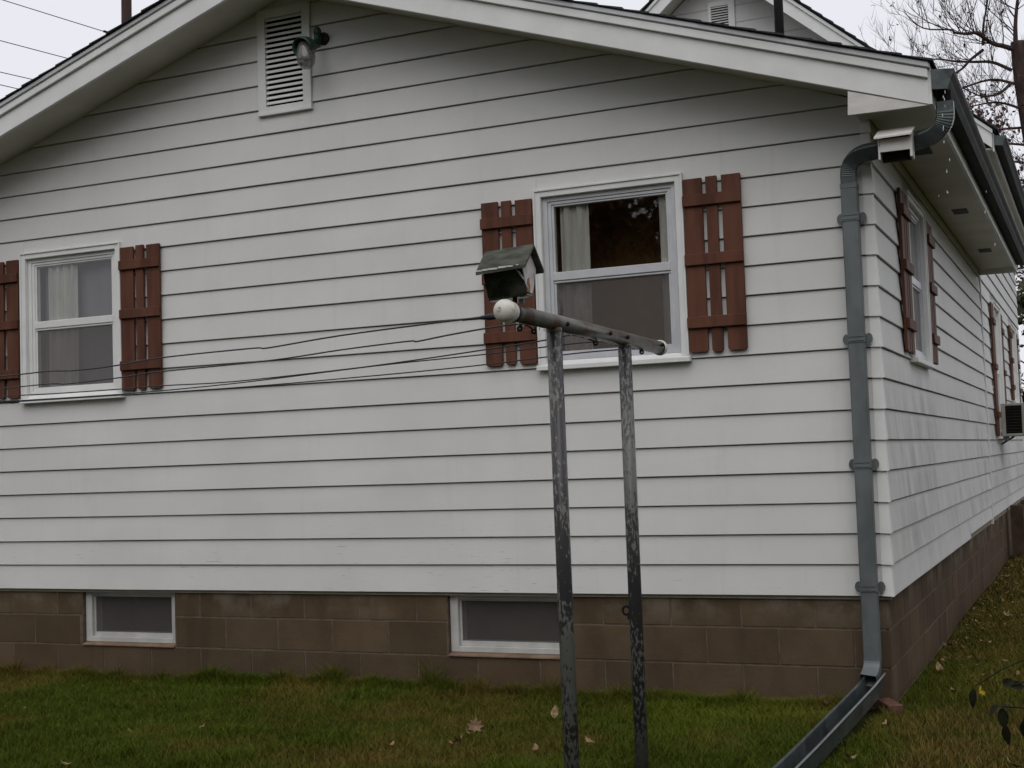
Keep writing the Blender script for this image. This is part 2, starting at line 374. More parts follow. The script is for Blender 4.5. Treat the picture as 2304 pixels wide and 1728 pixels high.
def courses(mp, ua, ub, k0, k1, wins, mat, parent, clip=None, bottom=None):
    for k in range(k0, k1):
        z0 = k*E_ + (0 if k == 0 else GAP*.5); z1 = (k+1)*E_ - GAP*.5
        if bottom is not None and k == 0: z0 = bottom
        cuts = [(a+.012, b_-.012) for a, b_, zz0, zz1 in wins if zz0+.01 < z1 and zz1-.01 > z0]
        segs = [(ua, ub)]
        for a, b_ in cuts:
            segs = [s_ for x0, x1 in segs for s_ in ((x0, min(x1, a)), (max(x0, b_), x1)) if s_[1]-s_[0] > .03]
        for a, b_ in segs: board(mp, a, b_, z0, z1, 'clapboard', mat, parent, clip)
        for a, b_, zz0, zz1 in wins:
            if zz0+.01 < z1 and zz1-.01 > z0:
                if z1-zz1 > .02: board(mp, a+.0125, b_-.0125, zz1-.012, z1, 'clapboard', mat, parent, clip, plain=True)
                if zz0-z0 > .02: board(mp, a+.0125, b_-.0125, z0, zz0+.002, 'clapboard', mat, parent, clip)
courses(FRONT, -7.31, -.004, 0, 24, [(a, b_, WZ0+.02, WZ1) for a, b_ in front_w] + [(-3.886, -3.494, 3.112, 3.76)], M['siding'], front_wall, clip=True)

sw_h = [(a+.03, b_-.03, z+.03, WZ1-.03) for a, b_, z in side_w]
sw = wall_holes(SIDE, .03, 6.98, -.02, 2.56, [h for h in sw_h if h[0] < 7], -.05, -.016)
side_wall = sw.obj('side_wall', M['felt'], house)
sw2 = wall_holes(SIDE, 7.02, 14.05, -.02, 3.95, [h for h in sw_h if h[0] > 7], -.05, -.016)
rear_side_wall = sw2.obj('rear_side_wall', M['felt'], house)
sidewins = [(a, b_, z+.02, WZ1) for a, b_, z in side_w]
courses(SIDE, .004, 4.53, 0, 1, [], M['siding_side'], side_wall)
courses(SIDE, 4.535, 6.99, 0, 1, [], M['siding_side'], side_wall, bottom=.035)
courses(SIDE, .004, 6.99, 1, 16, sidewins, M['siding_side'], side_wall)
courses(SIDE, 7.03, 14.05, 0, 24, sidewins, M['siding_side'], rear_side_wall, bottom=.035)
mb = MB(); mb.box((6.995, -.02, -.014), (7.027, 3.9, .013), SIDE); mb.obj('corner_strip', M['trim'], rear_side_wall)
# metal corner pieces, one to each lap
for k in range(16):
    z0, z1 = k*E_+GAP*.4, (k+1)*E_+GAP*.4+.003
    if z1 > 2.56: z1 = 2.56
    mb = MB(); nb, ntp, w = .0105, -.002, .050
    a = [(-w, -nb, z0), (nb, -nb, z0), (nb, w, z0), (-w, -ntp, z1), (ntp, -ntp, z1), (ntp, w, z1)]
    bnd = .03 if k == 0 else 0
    a[0] = (-w, -nb-bnd*.2, z0+.0); a[1] = (nb, -nb-bnd*.3, z0-.003)
    ins = .006; bq = [(-w, .004, z0), (nb-.012, .004, z0), (nb-.012, w, z0), (-w, .006, z1), (ntp-.008, .006, z1), (ntp-.008, w, z1)]
    mb.add(a+bq, [(0, 1, 4, 3), (1, 2, 5, 4), (6, 9, 10, 7), (7, 10, 11, 8), (0, 6, 7, 1), (1, 7, 8, 2), (3, 4, 10, 9), (4, 5, 11, 10), (0, 3, 9, 6), (2, 8, 11, 5)])
    mb.obj('corner_cap', M['trim'], side_wall)

# --- foundation: mortar core + single blocks
BL, BH = .4064, .2032; ZB = -.1806; J0 = -.4193
fcore = MB()
bw = [(-5.475, -4.690), (-2.645, -1.862)]           # basement windows; bottom at ZB-BH
BWZ = ZB-BH
fc = wall_holes(FRONT, -7.28, -.045, -.95, .01, [(a, b_, BWZ, .009) for a, b_ in bw], -.25, -.0335)
for z0, z1 in ((-.95, .01),): fc.box((.045, z0, -.25), (6.98, z1, -.0345), SIDE)
fc.box((6.98, -.95, -.25), (14.05, .04, -.0345), SIDE)
foundation = fc.obj('foundation', M['mortar'], house)
blk_cache = {}
def block(mp, u0, u1, z0, z1, side=False):
    j = .005; u0 += j; u1 -= j; z0 += j*.9; z1 -= j*.9
    if u1-u0 < .03: return
    key = (side, round(u1-u0, 3), round(z1-z0, 3)); d = random.uniform(-.0015, .0015)
    if key not in blk_cache:
        w, h, c_ = (u1-u0)/2, (z1-z0)/2, .0025
        P = [(-w, -h, -.03), (w, -h, -.03), (w, h, -.03), (-w, h, -.03), (-w, -h, -c_), (w, -h, -c_), (w, h, -c_), (-w, h, -c_), (-w+c_, -h+c_, 0), (w-c_, -h+c_, 0), (w-c_, h-c_, 0), (-w+c_, h-c_, 0)]
        me = bpy.data.meshes.new('concrete_block')
        me.from_pydata([SIDE(*q) if side else FRONT(*q) for q in P], [], [(8, 9, 10, 11), (4, 5, 9, 8), (5, 6, 10, 9), (6, 7, 11, 10), (7, 4, 8, 11), (0, 1, 5, 4), (1, 2, 6, 5), (2, 3, 7, 6), (3, 0, 4, 7)])
        me.materials.append(M['block']); blk_cache[key] = me
    link('concrete_block', blk_cache[key], foundation, mp((u0+u1)/2, (z0+z1)/2, -.030+d))
rows = [(ZB, .004, 0), (ZB-BH, ZB, 1), (ZB-2*BH, ZB-BH, 0), (ZB-3*BH, ZB-2*BH, 1)]
for z0, z1, odd in rows:
    js = [-.030]; x = J0 + (BL/2 if odd else 0)
    while x > -7.28: js.append(x); x -= BL
    js.append(-7.28)
    for b_, a in zip(js, js[1:]):
        segs = [(a, b_)]
        if z1 > BWZ+.02:
            for wa, wb in bw: segs = [q for p0, p1 in segs for q in ((p0, min(p1, wa)), (max(p0, wb), p1)) if q[1]-q[0] > .02]
        for p0, p1 in segs: block(FRONT, p0, p1, z0, z1)
    js = [.030]; y = .030 + (BL/2 if not odd else BL)
    while y < 14.05: js.append(y); y += BL
    js.append(14.05)
    for a, b_ in zip(js, js[1:]): block(SIDE, a, b_, z0, z1 + (.03 if a > 7 and odd == 0 and z1 > 0 else 0), True)

# --- basement windows
for wa, wb in bw:
    top = .0; mb = MB(); n0, n1 = -.16, -.058
    z0 = BWZ+.018
    fr = MB(); w = .058
    fr.box((wa+.004, z0, n0), (wa+w, top, n1), FRONT); fr.box((wb-w*.6, z0, n0), (wb-.004, top, n1), FRONT)
    fr.box((wa+w, top-.045, n0), (wb-w*.6, top, n1), FRONT); fr.box((wa+w, z0, n0), (wb-w*.6, z0+.036, n1), FRONT)
    win = fr.obj('basement_window', M['frame_shaded'], house, bevel=.003)
    sa = MB(); a, b_ = wa+w+.001, wb-w*.6-.001; t0, t1 = z0+.037, top-.046
    for q in (((a, t0), (a+.012, t1)), ((b_-.028, t0), (b_, t1)), ((a+.012, t0), (b_-.028, t0+.028)), ((a+.012, t1-.012), (b_-.028, t1))):
        sa.box((*q[0], -.15), (*q[1], -.082), FRONT)
    sa.obj('sash', M['frame_shaded'], win)
    pn = MB(); pn.box((a+.012, t0+.028, -.094), (b_-.028, t1-.012, -.090), FRONT); pn.obj('screen_pane', M['screen_dark'], win)
    cv = MB(); cv.box((a, t0, -.50), (b_, t1, -.16), FRONT); cv.f = [q for i, q in enumerate(cv.f) if i != 1]; cv.obj('dark_recess', M['dark'], win)
    sl = MB(); sl.prism([(-.15, BWZ-.002), (-.018, BWZ-.002), (-.018, BWZ+.004), (-.057, BWZ+.017), (-.15, BWZ+.017)], (wa+.004, wb-.004), lambda n_, z_, u_: FRONT(u_, z_, n_))
    sl.obj('sloped_sill', M['sill_brown'], win)

# --- casement builder
def curtain_sheet(mp, u0, u1, z0, z1, n, folds, name, parent, mat=None):
    mb = MB(); nu = max(6, int((u1-u0)/.008)); vs = []
    for j in range(6):
        z = z0+(z1-z0)*j/5
        for i in range(nu+1):
            u = u0+(u1-u0)*i/nu; vs.append(mp(u, z, n+.012*math.sin(u*folds+.6*math.sin(z*2)) + .004*math.sin(u*folds*2.7)))
    mb.add(vs, [(j*(nu+1)+i, j*(nu+1)+i+1, (j+1)*(nu+1)+i+1, (j+1)*(nu+1)+i) for j in range(5) for i in range(nu)])
    return mb.obj(name, mat or M['curtain'], parent, smooth=True)
def window(mp, u0, u1, z0, z1, curt, sash_mat, lower='screen'):
    cw = .046; mb = MB()
    zi0 = z0+.032
    # flat casing with a raised outer band
    for a, b_ in (((u0, z0+.03), (u0+cw, z1)), ((u1-cw, z0+.03), (u1, z1)), ((u0+cw, z1-cw), (u1-cw, z1))):
        mb.box((*a, -.06), (*b_, .024), mp)
    e = .013
    for a, b_ in (((u0-.001, z0+.03), (u0+e, z1-e)), ((u1-e, z0+.03), (u1+.001, z1-e)), ((u0-.001, z1-e), (u1+.001, z1+.001))):
        mb.box((*a, .02), (*b_, .033), mp)
    w = mb.obj('window', M['trim'], house, bevel=.0025)
    sl = MB(); sl.prism([(-.06, z0+.052), (-.06, z0-.004), (.046, z0-.004), (.046, z0+.022), (.012, z0+.034), (-.004, z0+.052)], (u0-.008, u1+.008), lambda n_, z_, u_: mp(u_, z_, n_))
    sl.obj('sill', M['trim'], w, bevel=.002)
    a, b_ = u0+cw+.001, u1-cw-.001; t0, t1 = z0+.053, z1-cw-.001
    fr = MB()
    for inset, wd, n0, n1 in ((0, .030, -.06, -.004), (.030, .022, -.06, -.012), (.052, .014, -.055, -.019)):
        A, B, C0, D = a+inset, b_-inset, t0+inset*.8, t1-inset*.85
        hb = wd*.8; ht = wd*.85
        for q in (((A, C0), (A+wd, D)), ((B-wd, C0), (B, D)), ((A+wd, C0), (B-wd, C0+hb)), ((A+wd, D-ht), (B-wd, D))):
            fr.box((*q[0], n0), (*q[1], n1), mp)
    fr.obj('storm_frame', sash_mat, w, bevel=.0015)
    ga, gb, gz0, gz1 = a+.066, b_-.066, t0+.053, t1-.056
    zm = z0+.5475 if z1-z0 < 1.2 else (z0+z1)/2
    rl = MB(); rl.box((ga-.016, zm-.022, -.045), (gb+.016, zm+.028, -.0075), mp); rl.box((ga-.014, zm-.037, -.045), (gb+.014, zm-.024, -.014), mp)
    rl.obj('meeting_rail', sash_mat, w, bevel=.003)
    p = MB(); p.box((ga, zm+.028, -.029), (gb, gz1, -.026), mp); p.obj('upper_pane', M['glass'], w)
    p = MB(); p.box((ga, gz0, -.0265), (gb, zm-.037, -.024), mp); p.obj('lower_screen', M['screen'], w)
    cv = MB(); cv.box((ga-.06, gz0-.05, -.55), (gb+.06, gz1+.05, -.0605), mp); cv.f = [q for i, q in enumerate(cv.f) if i != 1]
    cv.obj('dark_room', M['dark'], w)
    for c0, c1, fo, nn in curt: curtain_sheet(mp, ga+(gb-ga)*c0, ga+(gb-ga)*c1, gz0-.03, gz1+.03, nn, fo, *(('reflection_backdrop', w, M['reflection_grey']) if nn == -.10 else ('curtain', w)))  # deep grey sheet stands in for the pane's reflection
    return w
window(FRONT, *front_w[0], WZ0, WZ1, [(.10, .50, 95, -.050), (.0, 1.08, 14, -.10)], M['trim'])
window(FRONT, *front_w[1], WZ0, WZ1, [(.035, .30, 80, -.052), (.925, 1.03, 80, -.052)], M['sash'])
window(SIDE, side_w[0][0], side_w[0][1], WZ0, WZ1, [(.0, .34, 60, -.06), (.66, 1., 60, -.06)], M['sash'])
window(SIDE, side_w[1][0], side_w[1][1], .84, WZ1, [(.0, .5, 60, -.06)], M['trim'])
window(SIDE, side_w[2][0], side_w[2][1], WZ0, WZ1, [(.0, .9, 60, -.06)], M['trim'])

# --- board and batten shutters
def shutter(mp, u0, u1, z0, z1, mat=None):
    mat = mat or M['shutter']; s_ = empty('shutter', mp((u0+u1)/2, z0, .02), house); W = u1-u0; H = z1-z0
    for a, b_ in ((0, .335), (.394, .594), (.668, 1.0)):
        A, B = u0+W*a+.001, u0+W*b_-.001; dz0, dz1 = random.uniform(-.003, .003), random.uniform(-.003, .003)
        mb = MB(); c_ = .012
        mb.prism([(A+c_, z0+dz0), (B-c_, z0+dz0), (B, z0+dz0+c_), (B, z1+dz1), (A, z1+dz1), (A, z0+dz0+c_)], (.013, .031), mp)
        mb.obj('slat', mat, s_, bevel=.002)
    for zc in (.136, .495, .836):
        zz = z0+H*zc+.002; mb = MB(); mb.box((u0-.002, zz, .0312), (u1+.002, zz+.064, .050), mp); mb.obj('batten', mat, s_, bevel=.003)
SZ0, SZ1 = 1.352, 2.338
for u0, u1 in ((-6.302, -5.962), (-5.046, -4.712), (-2.303, -1.970), (-1.040, -.708)): shutter(FRONT, u0, u1, SZ0, SZ1)
for u0, u1, z0 in ((.895, 1.235, SZ0), (2.185, 2.52, SZ0), (8.07, 8.40, .87), (9.53, 9.86, .87), (11.25, 11.57, SZ0), (12.73, 13.06, SZ0)): shutter(SIDE, u0, u1, z0, SZ1-.005)

# --- attic vent of the front gable
mb = MB(); va, vb, vz0, vz1 = -3.893, -3.487, 3.100, 3.80
oa, ob, oz0, oz1 = -3.832, -3.548, 3.150, 3.738
for a, b_ in (((va, vz0), (oa, vz1)), ((ob, vz0), (vb, vz1)), ((oa, vz0), (ob, oz0)), ((oa, oz1), (ob, vz1))): mb.box((*a, -.016), (*b_, .018), FRONT)
mb.box((va-.004, vz0-.008, -.01), (vb+.004, vz0+.012, .026), FRONT)
mb.box((vb-.012, vz0+.012, .010), (vb+.003, vz1-.03, .023), FRONT)
vent = mb.obj('attic_vent', M['trim'], house, bevel=.002)
nS = 17; pitch = (oz1-oz0)/nS
for i in range(nS):
    z = oz0+i*pitch; mb = MB()
    mb.prism([(-.002, z+pitch*.99), (.002, z+pitch*1.0), (.011, z+pitch*.62), (.012, z+pitch*.42), (.008, z+pitch*.40), (.006, z+pitch*.60)], (oa+.001, ob-.001), lambda n_, z_, u_: FRONT(u_, z_, n_))
    mb.obj('louver_slat', M['trim'], vent)
mb = MB(); mb.box((oa, oz0, -.0155), (ob, oz1, -.0135), FRONT); mb.obj('vent_screen', M['vent_and_shade'], vent)

# --- rakes, soffits, roof
YF = -.400; XE = 4.012                  # front face of the rake board; half span to the eave end
def sloped(y0, y1, d0, d1, side, x_in=0., x_out=XE, shift=0.):
    """bar that follows the roof pitch; d0,d1 heights above the rake board's lower line"""
    mb = MB(); ln = lambda x, d: 3.825 - x/3 + d
    vs = []
    for y in (y0, y1):
        for x, d in ((x_in, d0), (x_out, d0), (x_out, d1), (x_in, d1)): vs.append((XC+side*x, y, ln(x, d)))
    mb.hexa([vs[0], vs[1], vs[5], vs[4], vs[3], vs[2], vs[6], vs[7]]); return mb
for s_ in (1, -1):
    sloped(YF, YF+.024, 0, .130, s_).obj('rake_board', M['trim'], house, bevel=.002)
    sloped(YF-.020, YF+.010, .131, .178, s_).obj('rake_moulding', M['trim'], house, bevel=.003)
    sloped(YF-.030, YF+.010, .179, .214, s_, x_out=XE+.012).obj('drip_edge', M['drip'], house, bevel=.006)
    sloped(YF+.026, -.0, .048, .058, s_, x_out=XE-.30).obj('rake_soffit', M['soffit'], house)
    rf = sloped(YF-.012, 6.98, .190, .205, s_, x_out=XE+.01).obj('roof', M['roof'], house)
    nrow = 28; 
    for i in range(nrow):
        x0 = XE+.03 - i*.146; x1 = max(x0-.17, 0.0)
        if x0 <= 0.02: break
        y0 = YF-.040-random.uniform(0, .016)
        mb = MB(); ln = lambda x, d: 3.825 - x/3 + d
        vs = []
        for y in (y0, 6.98):
            for x, d in ((x0, .2165), (x0, .2285), (x1, .2185), (x1, .2155)): vs.append((XC+s_*x, y, ln(x, d)))
        mb.add(vs, [(0, 1, 2, 3), (7, 6, 5, 4), (0, 4, 5, 1), (1, 5, 6, 2), (2, 6, 7, 3), (3, 7, 4, 0)])
        mb.obj('shingle_row', M['roof'], rf)
mb = MB(); mb.box((XC-.09, YF-.03, 3.825+.216), (XC+.09, 6.98, 3.825+.240)); mb.obj('ridge_cap', M['roof'], house)
# boxed eave return at the right-hand (and left-hand) corner
for s_ in (1, -1):
    X_ = lambda x: XC+s_*(x-XC)
    mb = MB(); mb.prism([(-.046, 2.490), (.352, 2.486), (.352, 2.487), (-.040, 2.613)], (YF+.004, YF+.022), lambda a, b_, y: (X_(a), y, b_)); mb.obj('return_board', M['box_white'] if s_ > 0 else M['trim'], house)
    mb = MB(); mb.box((-.044, YF+.026, 2.545), (.352, -.014, 2.557)); mb.box((.012, -.014, 2.545), (.352, 6.90, 2.557))
    mb.v = [(X_(q[0]), q[1], q[2]) for q in mb.v]; mb.obj('eave_soffit', M['soffit'], house)
    mb = MB(); mb.box((.3535, YF+.003, 2.490), (.371, 6.90, 2.672)); mb.v = [(X_(q[0]), q[1], q[2]) for q in mb.v]; mb.obj('eave_board', M['trim'], house)
mb = MB(); mb.box((.0, 6.902, 2.49), (.371, 6.925, 2.70)); mb.obj('eave_end_board', M['trim'], house)
for x, y in ((.165, .92), (.17, 3.23), (.175, 5.5)):
    mb = MB(); mb.box((x-.055, y-.11, 2.5415), (x+.055, y+.11, 2.5445))
    for i in range(6): mb.box((x-.05, y-.10+i*.036, 2.536), (x+.05, y-.10+i*.036+.012, 2.5415))
    mb.obj('soffit_vent', M['galv'], house)

# --- gutter and downspout
def gutter(y0, y1, xb, zb, name, w=.108, h=.098):
    prof = [(0, h+.004), (0, 0), (w*.66, -.006), (w*.80, h*.30), (w*.83, h*.46), (w*.98, h*.74), (w*1.0, h*.93), (w*.90, h*.95), (w*.90, h*.90)]
    t_ = .0022; inner = [(.003, h), (.003, .003), (w*.64, -.003), (w*.775, h*.31), (w*.805, h*.47), (w*.955, h*.75), (w*.965, h*.90)]
    ring = prof + inner[::-1]; mb = MB(); n = len(ring); vs = [(xb+a, y0, zb+b_) for a, b_ in ring] + [(xb+a, y1, zb+b_) for a, b_ in ring]
    mb.add(vs, [(i, (i+1) % n, n+(i+1) % n, n+i) for i in range(n)])
    go = mb.obj(name, M['galv_dark'], house)
    lp_ = MB(); lp_.tube([(xb+w*.985, y0, zb+h*.945), (xb+w*.985, y1, zb+h*.945)], .0042, 8); lp_.obj('lip_highlight', M['drip'], go, smooth=True)  # brighter metal paints the highlight along the gutter lip
    poly = prof[:7]
    for ya, yb in ((y0-.003, y0), (y1, y1+.003)):
        cp = MB(); cp.prism([(xb+a, zb+b_) for a, b_ in poly], (ya, yb), lambda a, b_, y: (a, y, b_)); cp.obj('end_cap', M['galv_wet_shade'], go)
    return go
gut = gutter(YF-.004, 6.9, .3722, 2.560, 'gutter')
for i in range(7):
    y = .35+i*.95; mb = MB(); mb.box((.373, y-.012, 2.655), (.480, y+.012, 2.660)); mb.obj('gutter_strap', M['galv'], gut)

def bez(p0, p1, p2, n):
    p0, p1, p2 = Vector(p0), Vector(p1), Vector(p2)
    return [p0*(1-t_)**2 + p1*2*t_*(1-t_) + p2*t_*t_ for t_ in [i/n for i in range(n+1)]]
mb = MB(); sect0 = [(-.042, -.026), (-.036, -.032), (.036, -.032), (.042, -.026), (.042, .026), (.036, .032), (-.036, .032), (-.042, .026)]
def grow(pts, sc, mb, caps=True): mb.sweep(pts, sect0, sc, up=Vector((0, 1, 0)), caps=caps)
Pz = [(.424, -.33, 2.505), (.424, -.33, 2.47)]
b1 = bez((.424, -.33, 2.455), (.424, -.33, 2.352), (.300, -.255, 2.350), 32)
b2 = bez((-.020, -.108, 2.345), (-.112, -.070, 2.335), (-.111, -.060, 2.235), 32)
dmid = [(.30-.32*t_, -.255+.147*t_, 2.350-.005*t_) for t_ in (.2, .5, .8)]
path = [Vector(q) for q in Pz] + b1 + [Vector(q) for q in dmid] + b2 + [Vector((-.111, -.060, 2.20))]
sc = []
for i, q in enumerate(path):
    inb = (3 <= i <= 33) or (39 <= i <= 69); sc.append((1.03 if i % 2 else .975) if inb else 1.0)
dsp = MB(); grow(path, sc, dsp)
down = dsp.obj('downspout', M['galv_wet_shade'], house)
mb = MB(); mb.tube([(.424, -.33, 2.565), (.424, -.33, 2.495)], .032, 12); mb.obj('drop_outlet', M['vent_and_shade'], down)  # black colour paints the shaded recess under the gutter
mb = MB(); mb.box((-.153, -.093, -.335), (-.067, -.029, 2.205)); mb.obj('straight_pipe', M['galv'], down, bevel=.006)
mb = MB(); mb.box((-.155, -.095, 2.17), (-.065, -.027, 2.20)); mb.obj('joint_band', M['galv'], down, bevel=.004)
mb = MB(); pts = bez((-.110, -.061, -.315), (-.110, -.061, -.392), (-.122, -.165, -.418), 8)
ring = [(-.041, -.031), (.041, -.031), (.041, .031), (-.041, .031)]
mb.sweep(pts, ring, None, up=Vector((0, 1, 0)), caps=False); mb.sweep(pts, [(x*.96, y*.95) for x, y in ring][::-1], None, up=Vector((0, 1, 0)), caps=False)
mb.obj('outlet_elbow', M['galv'], down)
mb = MB(); mb.box((-.148, -.088, -.352), (-.072, -.036, -.342)); mb.obj('mouth_shade', M['vent_and_shade'], down)  # black plate paints the shade inside the pipe outlet
for z in (2.018, 1.368, .700, .052):
    mb = MB(); mb.box((-.156, -.0965, z-.022), (-.064, -.028, z+.022))
    for zz in (-.012, .010): mb.box((-.150, -.100, z+zz-.002), (-.070, -.0965, z+zz+.002))
    for sx in (-1, 1):
        cx = -.110+sx*.058; n = 14
        mb.prism([(cx+.021*math.cos(2*math.pi*i/n), z+.029*math.sin(2*math.pi*i/n)) for i in range(n)], (-.034, -.030), lambda a, b_, y: (a, y, b_))
    mb.obj('pipe_strap', M['galv'], down)

# --- roof vent pipe on the right slope
mb = MB(); mb.tube([(-1.078, 3.0, 3.05), (-1.078, 3.0, 5.6)], .037, 12); mb.obj('vent_pipe', M['black'], house, smooth=True)

# --- taller rear part of the house: gable, roof, chimney, gutter
GX, GZ, GS = -2.58, 6.20, .857           # centre, apex, slope
gw = MB(); gw.prism([(-5.0, 2.5), (-.02, 2.5), (-.02, 3.9), (GX, GZ-.02), (-5.0, 4.1)], (-.06, .0), GABLE)
ug = gw.obj('upper_gable', M['siding'], house)
for k in range(12):
    z0 = 4.0+k*.19; z1 = z0+.185
    wl = lambda z: (GZ-.02-z)/GS
    if wl(z1) < .05: break
    mb = MB(); a0, b0, a1, b1_ = max(-5.0, GX-wl(z0)), min(-.02, GX+wl(z0)), max(-5.0, GX-wl(z1)), min(-.02, GX+wl(z1))
    mb.hexa([GABLE(a0, z0, .001), GABLE(b0, z0, .001), GABLE(b0, z0, .009), GABLE(a0, z0, .009), GABLE(a1, z1, .001), GABLE(b1_, z1, .001), GABLE(b1_, z1, .0045), GABLE(a1, z1, .0045)])
    mb.obj('clapboard', M['siding'], ug)
mb = MB(); a0, b0, z0, z1 = -2.685, -2.385, 5.40, 5.775
ia, ib, iz0, iz1 = -2.652, -2.455, 5.44, 5.725
for a, b_ in (((a0, z0), (ia, z1)), ((ib, z0), (b0, z1)), ((ia, z0), (ib, iz0)), ((ia, iz1), (ib, z1))): mb.box((*a, .009), (*b_, .035), GABLE)
gv = mb.obj('gable_vent', M['trim'], house)
for i in range(10):
    z = iz0+i*.0285; mb = MB(); mb.prism([(.012, z+.028), (.012, z+.030), (.034, z+.012), (.034, z+.008)], (ia, ib), lambda n_, z_, u_: GABLE(u_, z_, n_)); mb.obj('louver_slat', M['trim'], gv)
mb = MB(); mb.box((ia, iz0, .0095), (ib, iz1, .0115), GABLE); mb.obj('vent_screen', M['vent_and_shade'], gv)
def gsl(y0, y1, d0, d1, side, x_out, x_in=0.):
    mb = MB(); ln = lambda x, d: GZ-GS*x+d; vs = []
    for y in (y0, y1):
        for x, d in ((x_in, d0), (x_out, d0), (x_out, d1), (x_in, d1)): vs.append((GX+side*x, y, ln(x, d)))
    mb.hexa([vs[0], vs[1], vs[5], vs[4], vs[3], vs[2], vs[6], vs[7]]); return mb
for s_ in (1, -1):
    gsl(6.62, 6.65, -.09, .06, s_, 2.80).obj('rake_board', M['trim'], house)
    gsl(6.60, 6.64, .061, .10, s_, 2.81).obj('rake_moulding', M['trim'], house)
    gsl(6.652, 6.99, -.01, .005, s_, 2.78).obj('rake_soffit', M['soffit'], house)
    rr = gsl(6.61, 14.35, .101, .125, s_, 2.84).obj('roof', M['roof'], house)
    for i in range(26):
        x0 = 2.86-i*.11
        if x0 < .05: break
        x1 = max(0, x0-.13); mb = MB(); ln = lambda x, d: GZ-GS*x+d; vs = []
        y0 = 6.585-random.uniform(0, .012)
        for y in (y0, 14.37):
            for x, d in ((x0, .126), (x0, .150), (x1, .134), (x1, .126)): vs.append((GX+s_*x, y, ln(x, d)))
        mb.add(vs, [(0, 1, 2, 3), (7, 6, 5, 4), (0, 4, 5, 1), (1, 5, 6, 2), (2, 6, 7, 3), (3, 7, 4, 0)]); mb.obj('shingle_row', M['roof'], rr)
mb = MB(); mb.box((.0, 6.66, 3.70), (.22, 14.3, 3.72)); mb.obj('eave_soffit', M['soffit'], house)
mb = MB(); mb.box((.222, 6.655, 3.68), (.238, 14.32, 3.86)); mb.obj('eave_board', M['trim'], house)
gutter(6.64, 14.3, .2392, 3.735, 'gutter', .112, .095)
ch = MB(); ch.box((-2.31, 8.2, 4.9), (-2.01, 8.5, 7.4)); chim = ch.obj('chimney', M['mortar'], house)
for r_ in range(33):
    z = 4.95+r_*.074
    for i in range(2):
        off = (r_ % 2)*.05; mb = MB(); a = -2.315+i*.155-(0 if i == 0 else off-.02); b_ = a+.148-(off if i == 0 else -off*.4)
        mb.box((a, 8.192, z), (min(b_, -2.005), 8.21, z+.066)); mb.obj('brick', M['brick'], chim)
    for i in range(2):
        mb = MB(); mb.box((-2.02, 8.205+i*.15, z), (-2.002, 8.205+i*.15+.14, z+.066)); mb.obj('brick', M['brick'], chim)
# side porch post and hatch at the far corner of the wall
for q in (((.02, 9.55, -.55), (.16, 9.75, .05)), ((.06, 11.0, -.55), (.20, 11.2, .05))):
    mb = MB(); mb.box(*q); mb.obj('porch_post', M['stain'], house)

# ------------------------------------------------------------------ things on and beside the house
# window air conditioner
ac = empty('window_air_conditioner', (.18, 8.95, .86))
tag(ac, 'beige window air conditioner jutting from the long side window at the far right', 'air conditioner')
mb = MB(); y0, y1 = 8.62, 9.28; x0, x1, z0, z1 = .035, .44, .862, 1.232
for a, b_ in (((x0, z0), (x0+.045, z1)), ((x1-.19, z0), (x1, z1)), ((x0+.045, z0), (x1-.19, z0+.03)), ((x0+.045, z1-.03), (x1-.19, z1))): mb.box((a[0], y0, a[1]), (b_[0], y0+.02, b_[1]))
mb.box((x0, y0+.02, z0), (x1, y1, z1)); mb.obj('housing', M['ac'], ac, bevel=.006)
mb = MB(); mb.box((x0+.046, y0+.012, z0+.031), (x1-.191, y0+.0195, z1-.031)); gr = mb.obj('side_grille', M['vent_and_shade'], ac)
for i in range(9):
    mb = MB(); zz = z0+.05+i*.033; mb.box((x0+.047, y0+.006, zz), (x1-.192, y0+.0115, zz+.006)); mb.obj('grille_bar', M['rust'], gr)
mb = MB(); mb.tube([(.16, 8.70, .862), (.013, 8.70, .775)], .012, 6); mb.obj('support_bracket', M['galv'], ac)
mb = MB(); mb.box((x0+.02, y0+.03, z0-.05), (x0+.07, y0+.08, z0-.001)); mb.box((x1-.10, y0+.03, z0-.035), (x1-.05, y0+.08, z0-.001)); mb.obj('mounting_foot', M['galv'], ac)

# yard light beside the attic vent
yl = empty('yard_light', (-3.399, -.02, 3.53)); tag(yl, 'green yard light with clear glass shade beside the louvered attic vent', 'outdoor light')
mb = MB(); mb.lathe([(0, .0), (0, .042), (.012, .042), (.026, .030), (.030, 0)], (-3.386, -.006, 3.535), (0, -1, 0), 18); mb.obj('wall_plate', M['rust'], yl, smooth=True)
mb = MB(); mb.lathe([(-.03, .001), (-.028, .016), (-.01, .026), (.012, .026), (.03, .014), (.034, .001)], (-3.394, -.070, 3.565), (0, 0, 1), 14)
mb.tube([(-3.389, -.03, 3.535), (-3.394, -.066, 3.535)], .018, 10); mb.tube([(-3.394, -.070, 3.565), (-3.396, -.072, 3.490)], .022, 10); mb.obj('swivel_elbow', M['green'], yl, smooth=True)
dax = Vector((-.02, -.93, -.36)).normalized()
p0 = Vector((-3.396, -.06, 3.487)); mb = MB()
mb.lathe([(0, .022), (.05, .027), (.075, .034), (.10, .048), (.14, .064), (.19, .070), (.215, .064), (.21, .058), (.15, .052), (.10, .03)], p0, dax, 20); mb.obj('socket_hood', M['green'], yl, smooth=True)
jx = Vector((.17, -.28, -.93)).normalized(); q0 = p0 + dax*.155 + Vector((0, .0, -.005))
mb = MB(); mb.lathe([(-.02, .050), (.03, .058), (.08, .060), (.115, .054), (.14, .036), (.150, .001)], q0, jx, 22); mb.obj('glass_shade', M['lampglass'], yl, smooth=True)
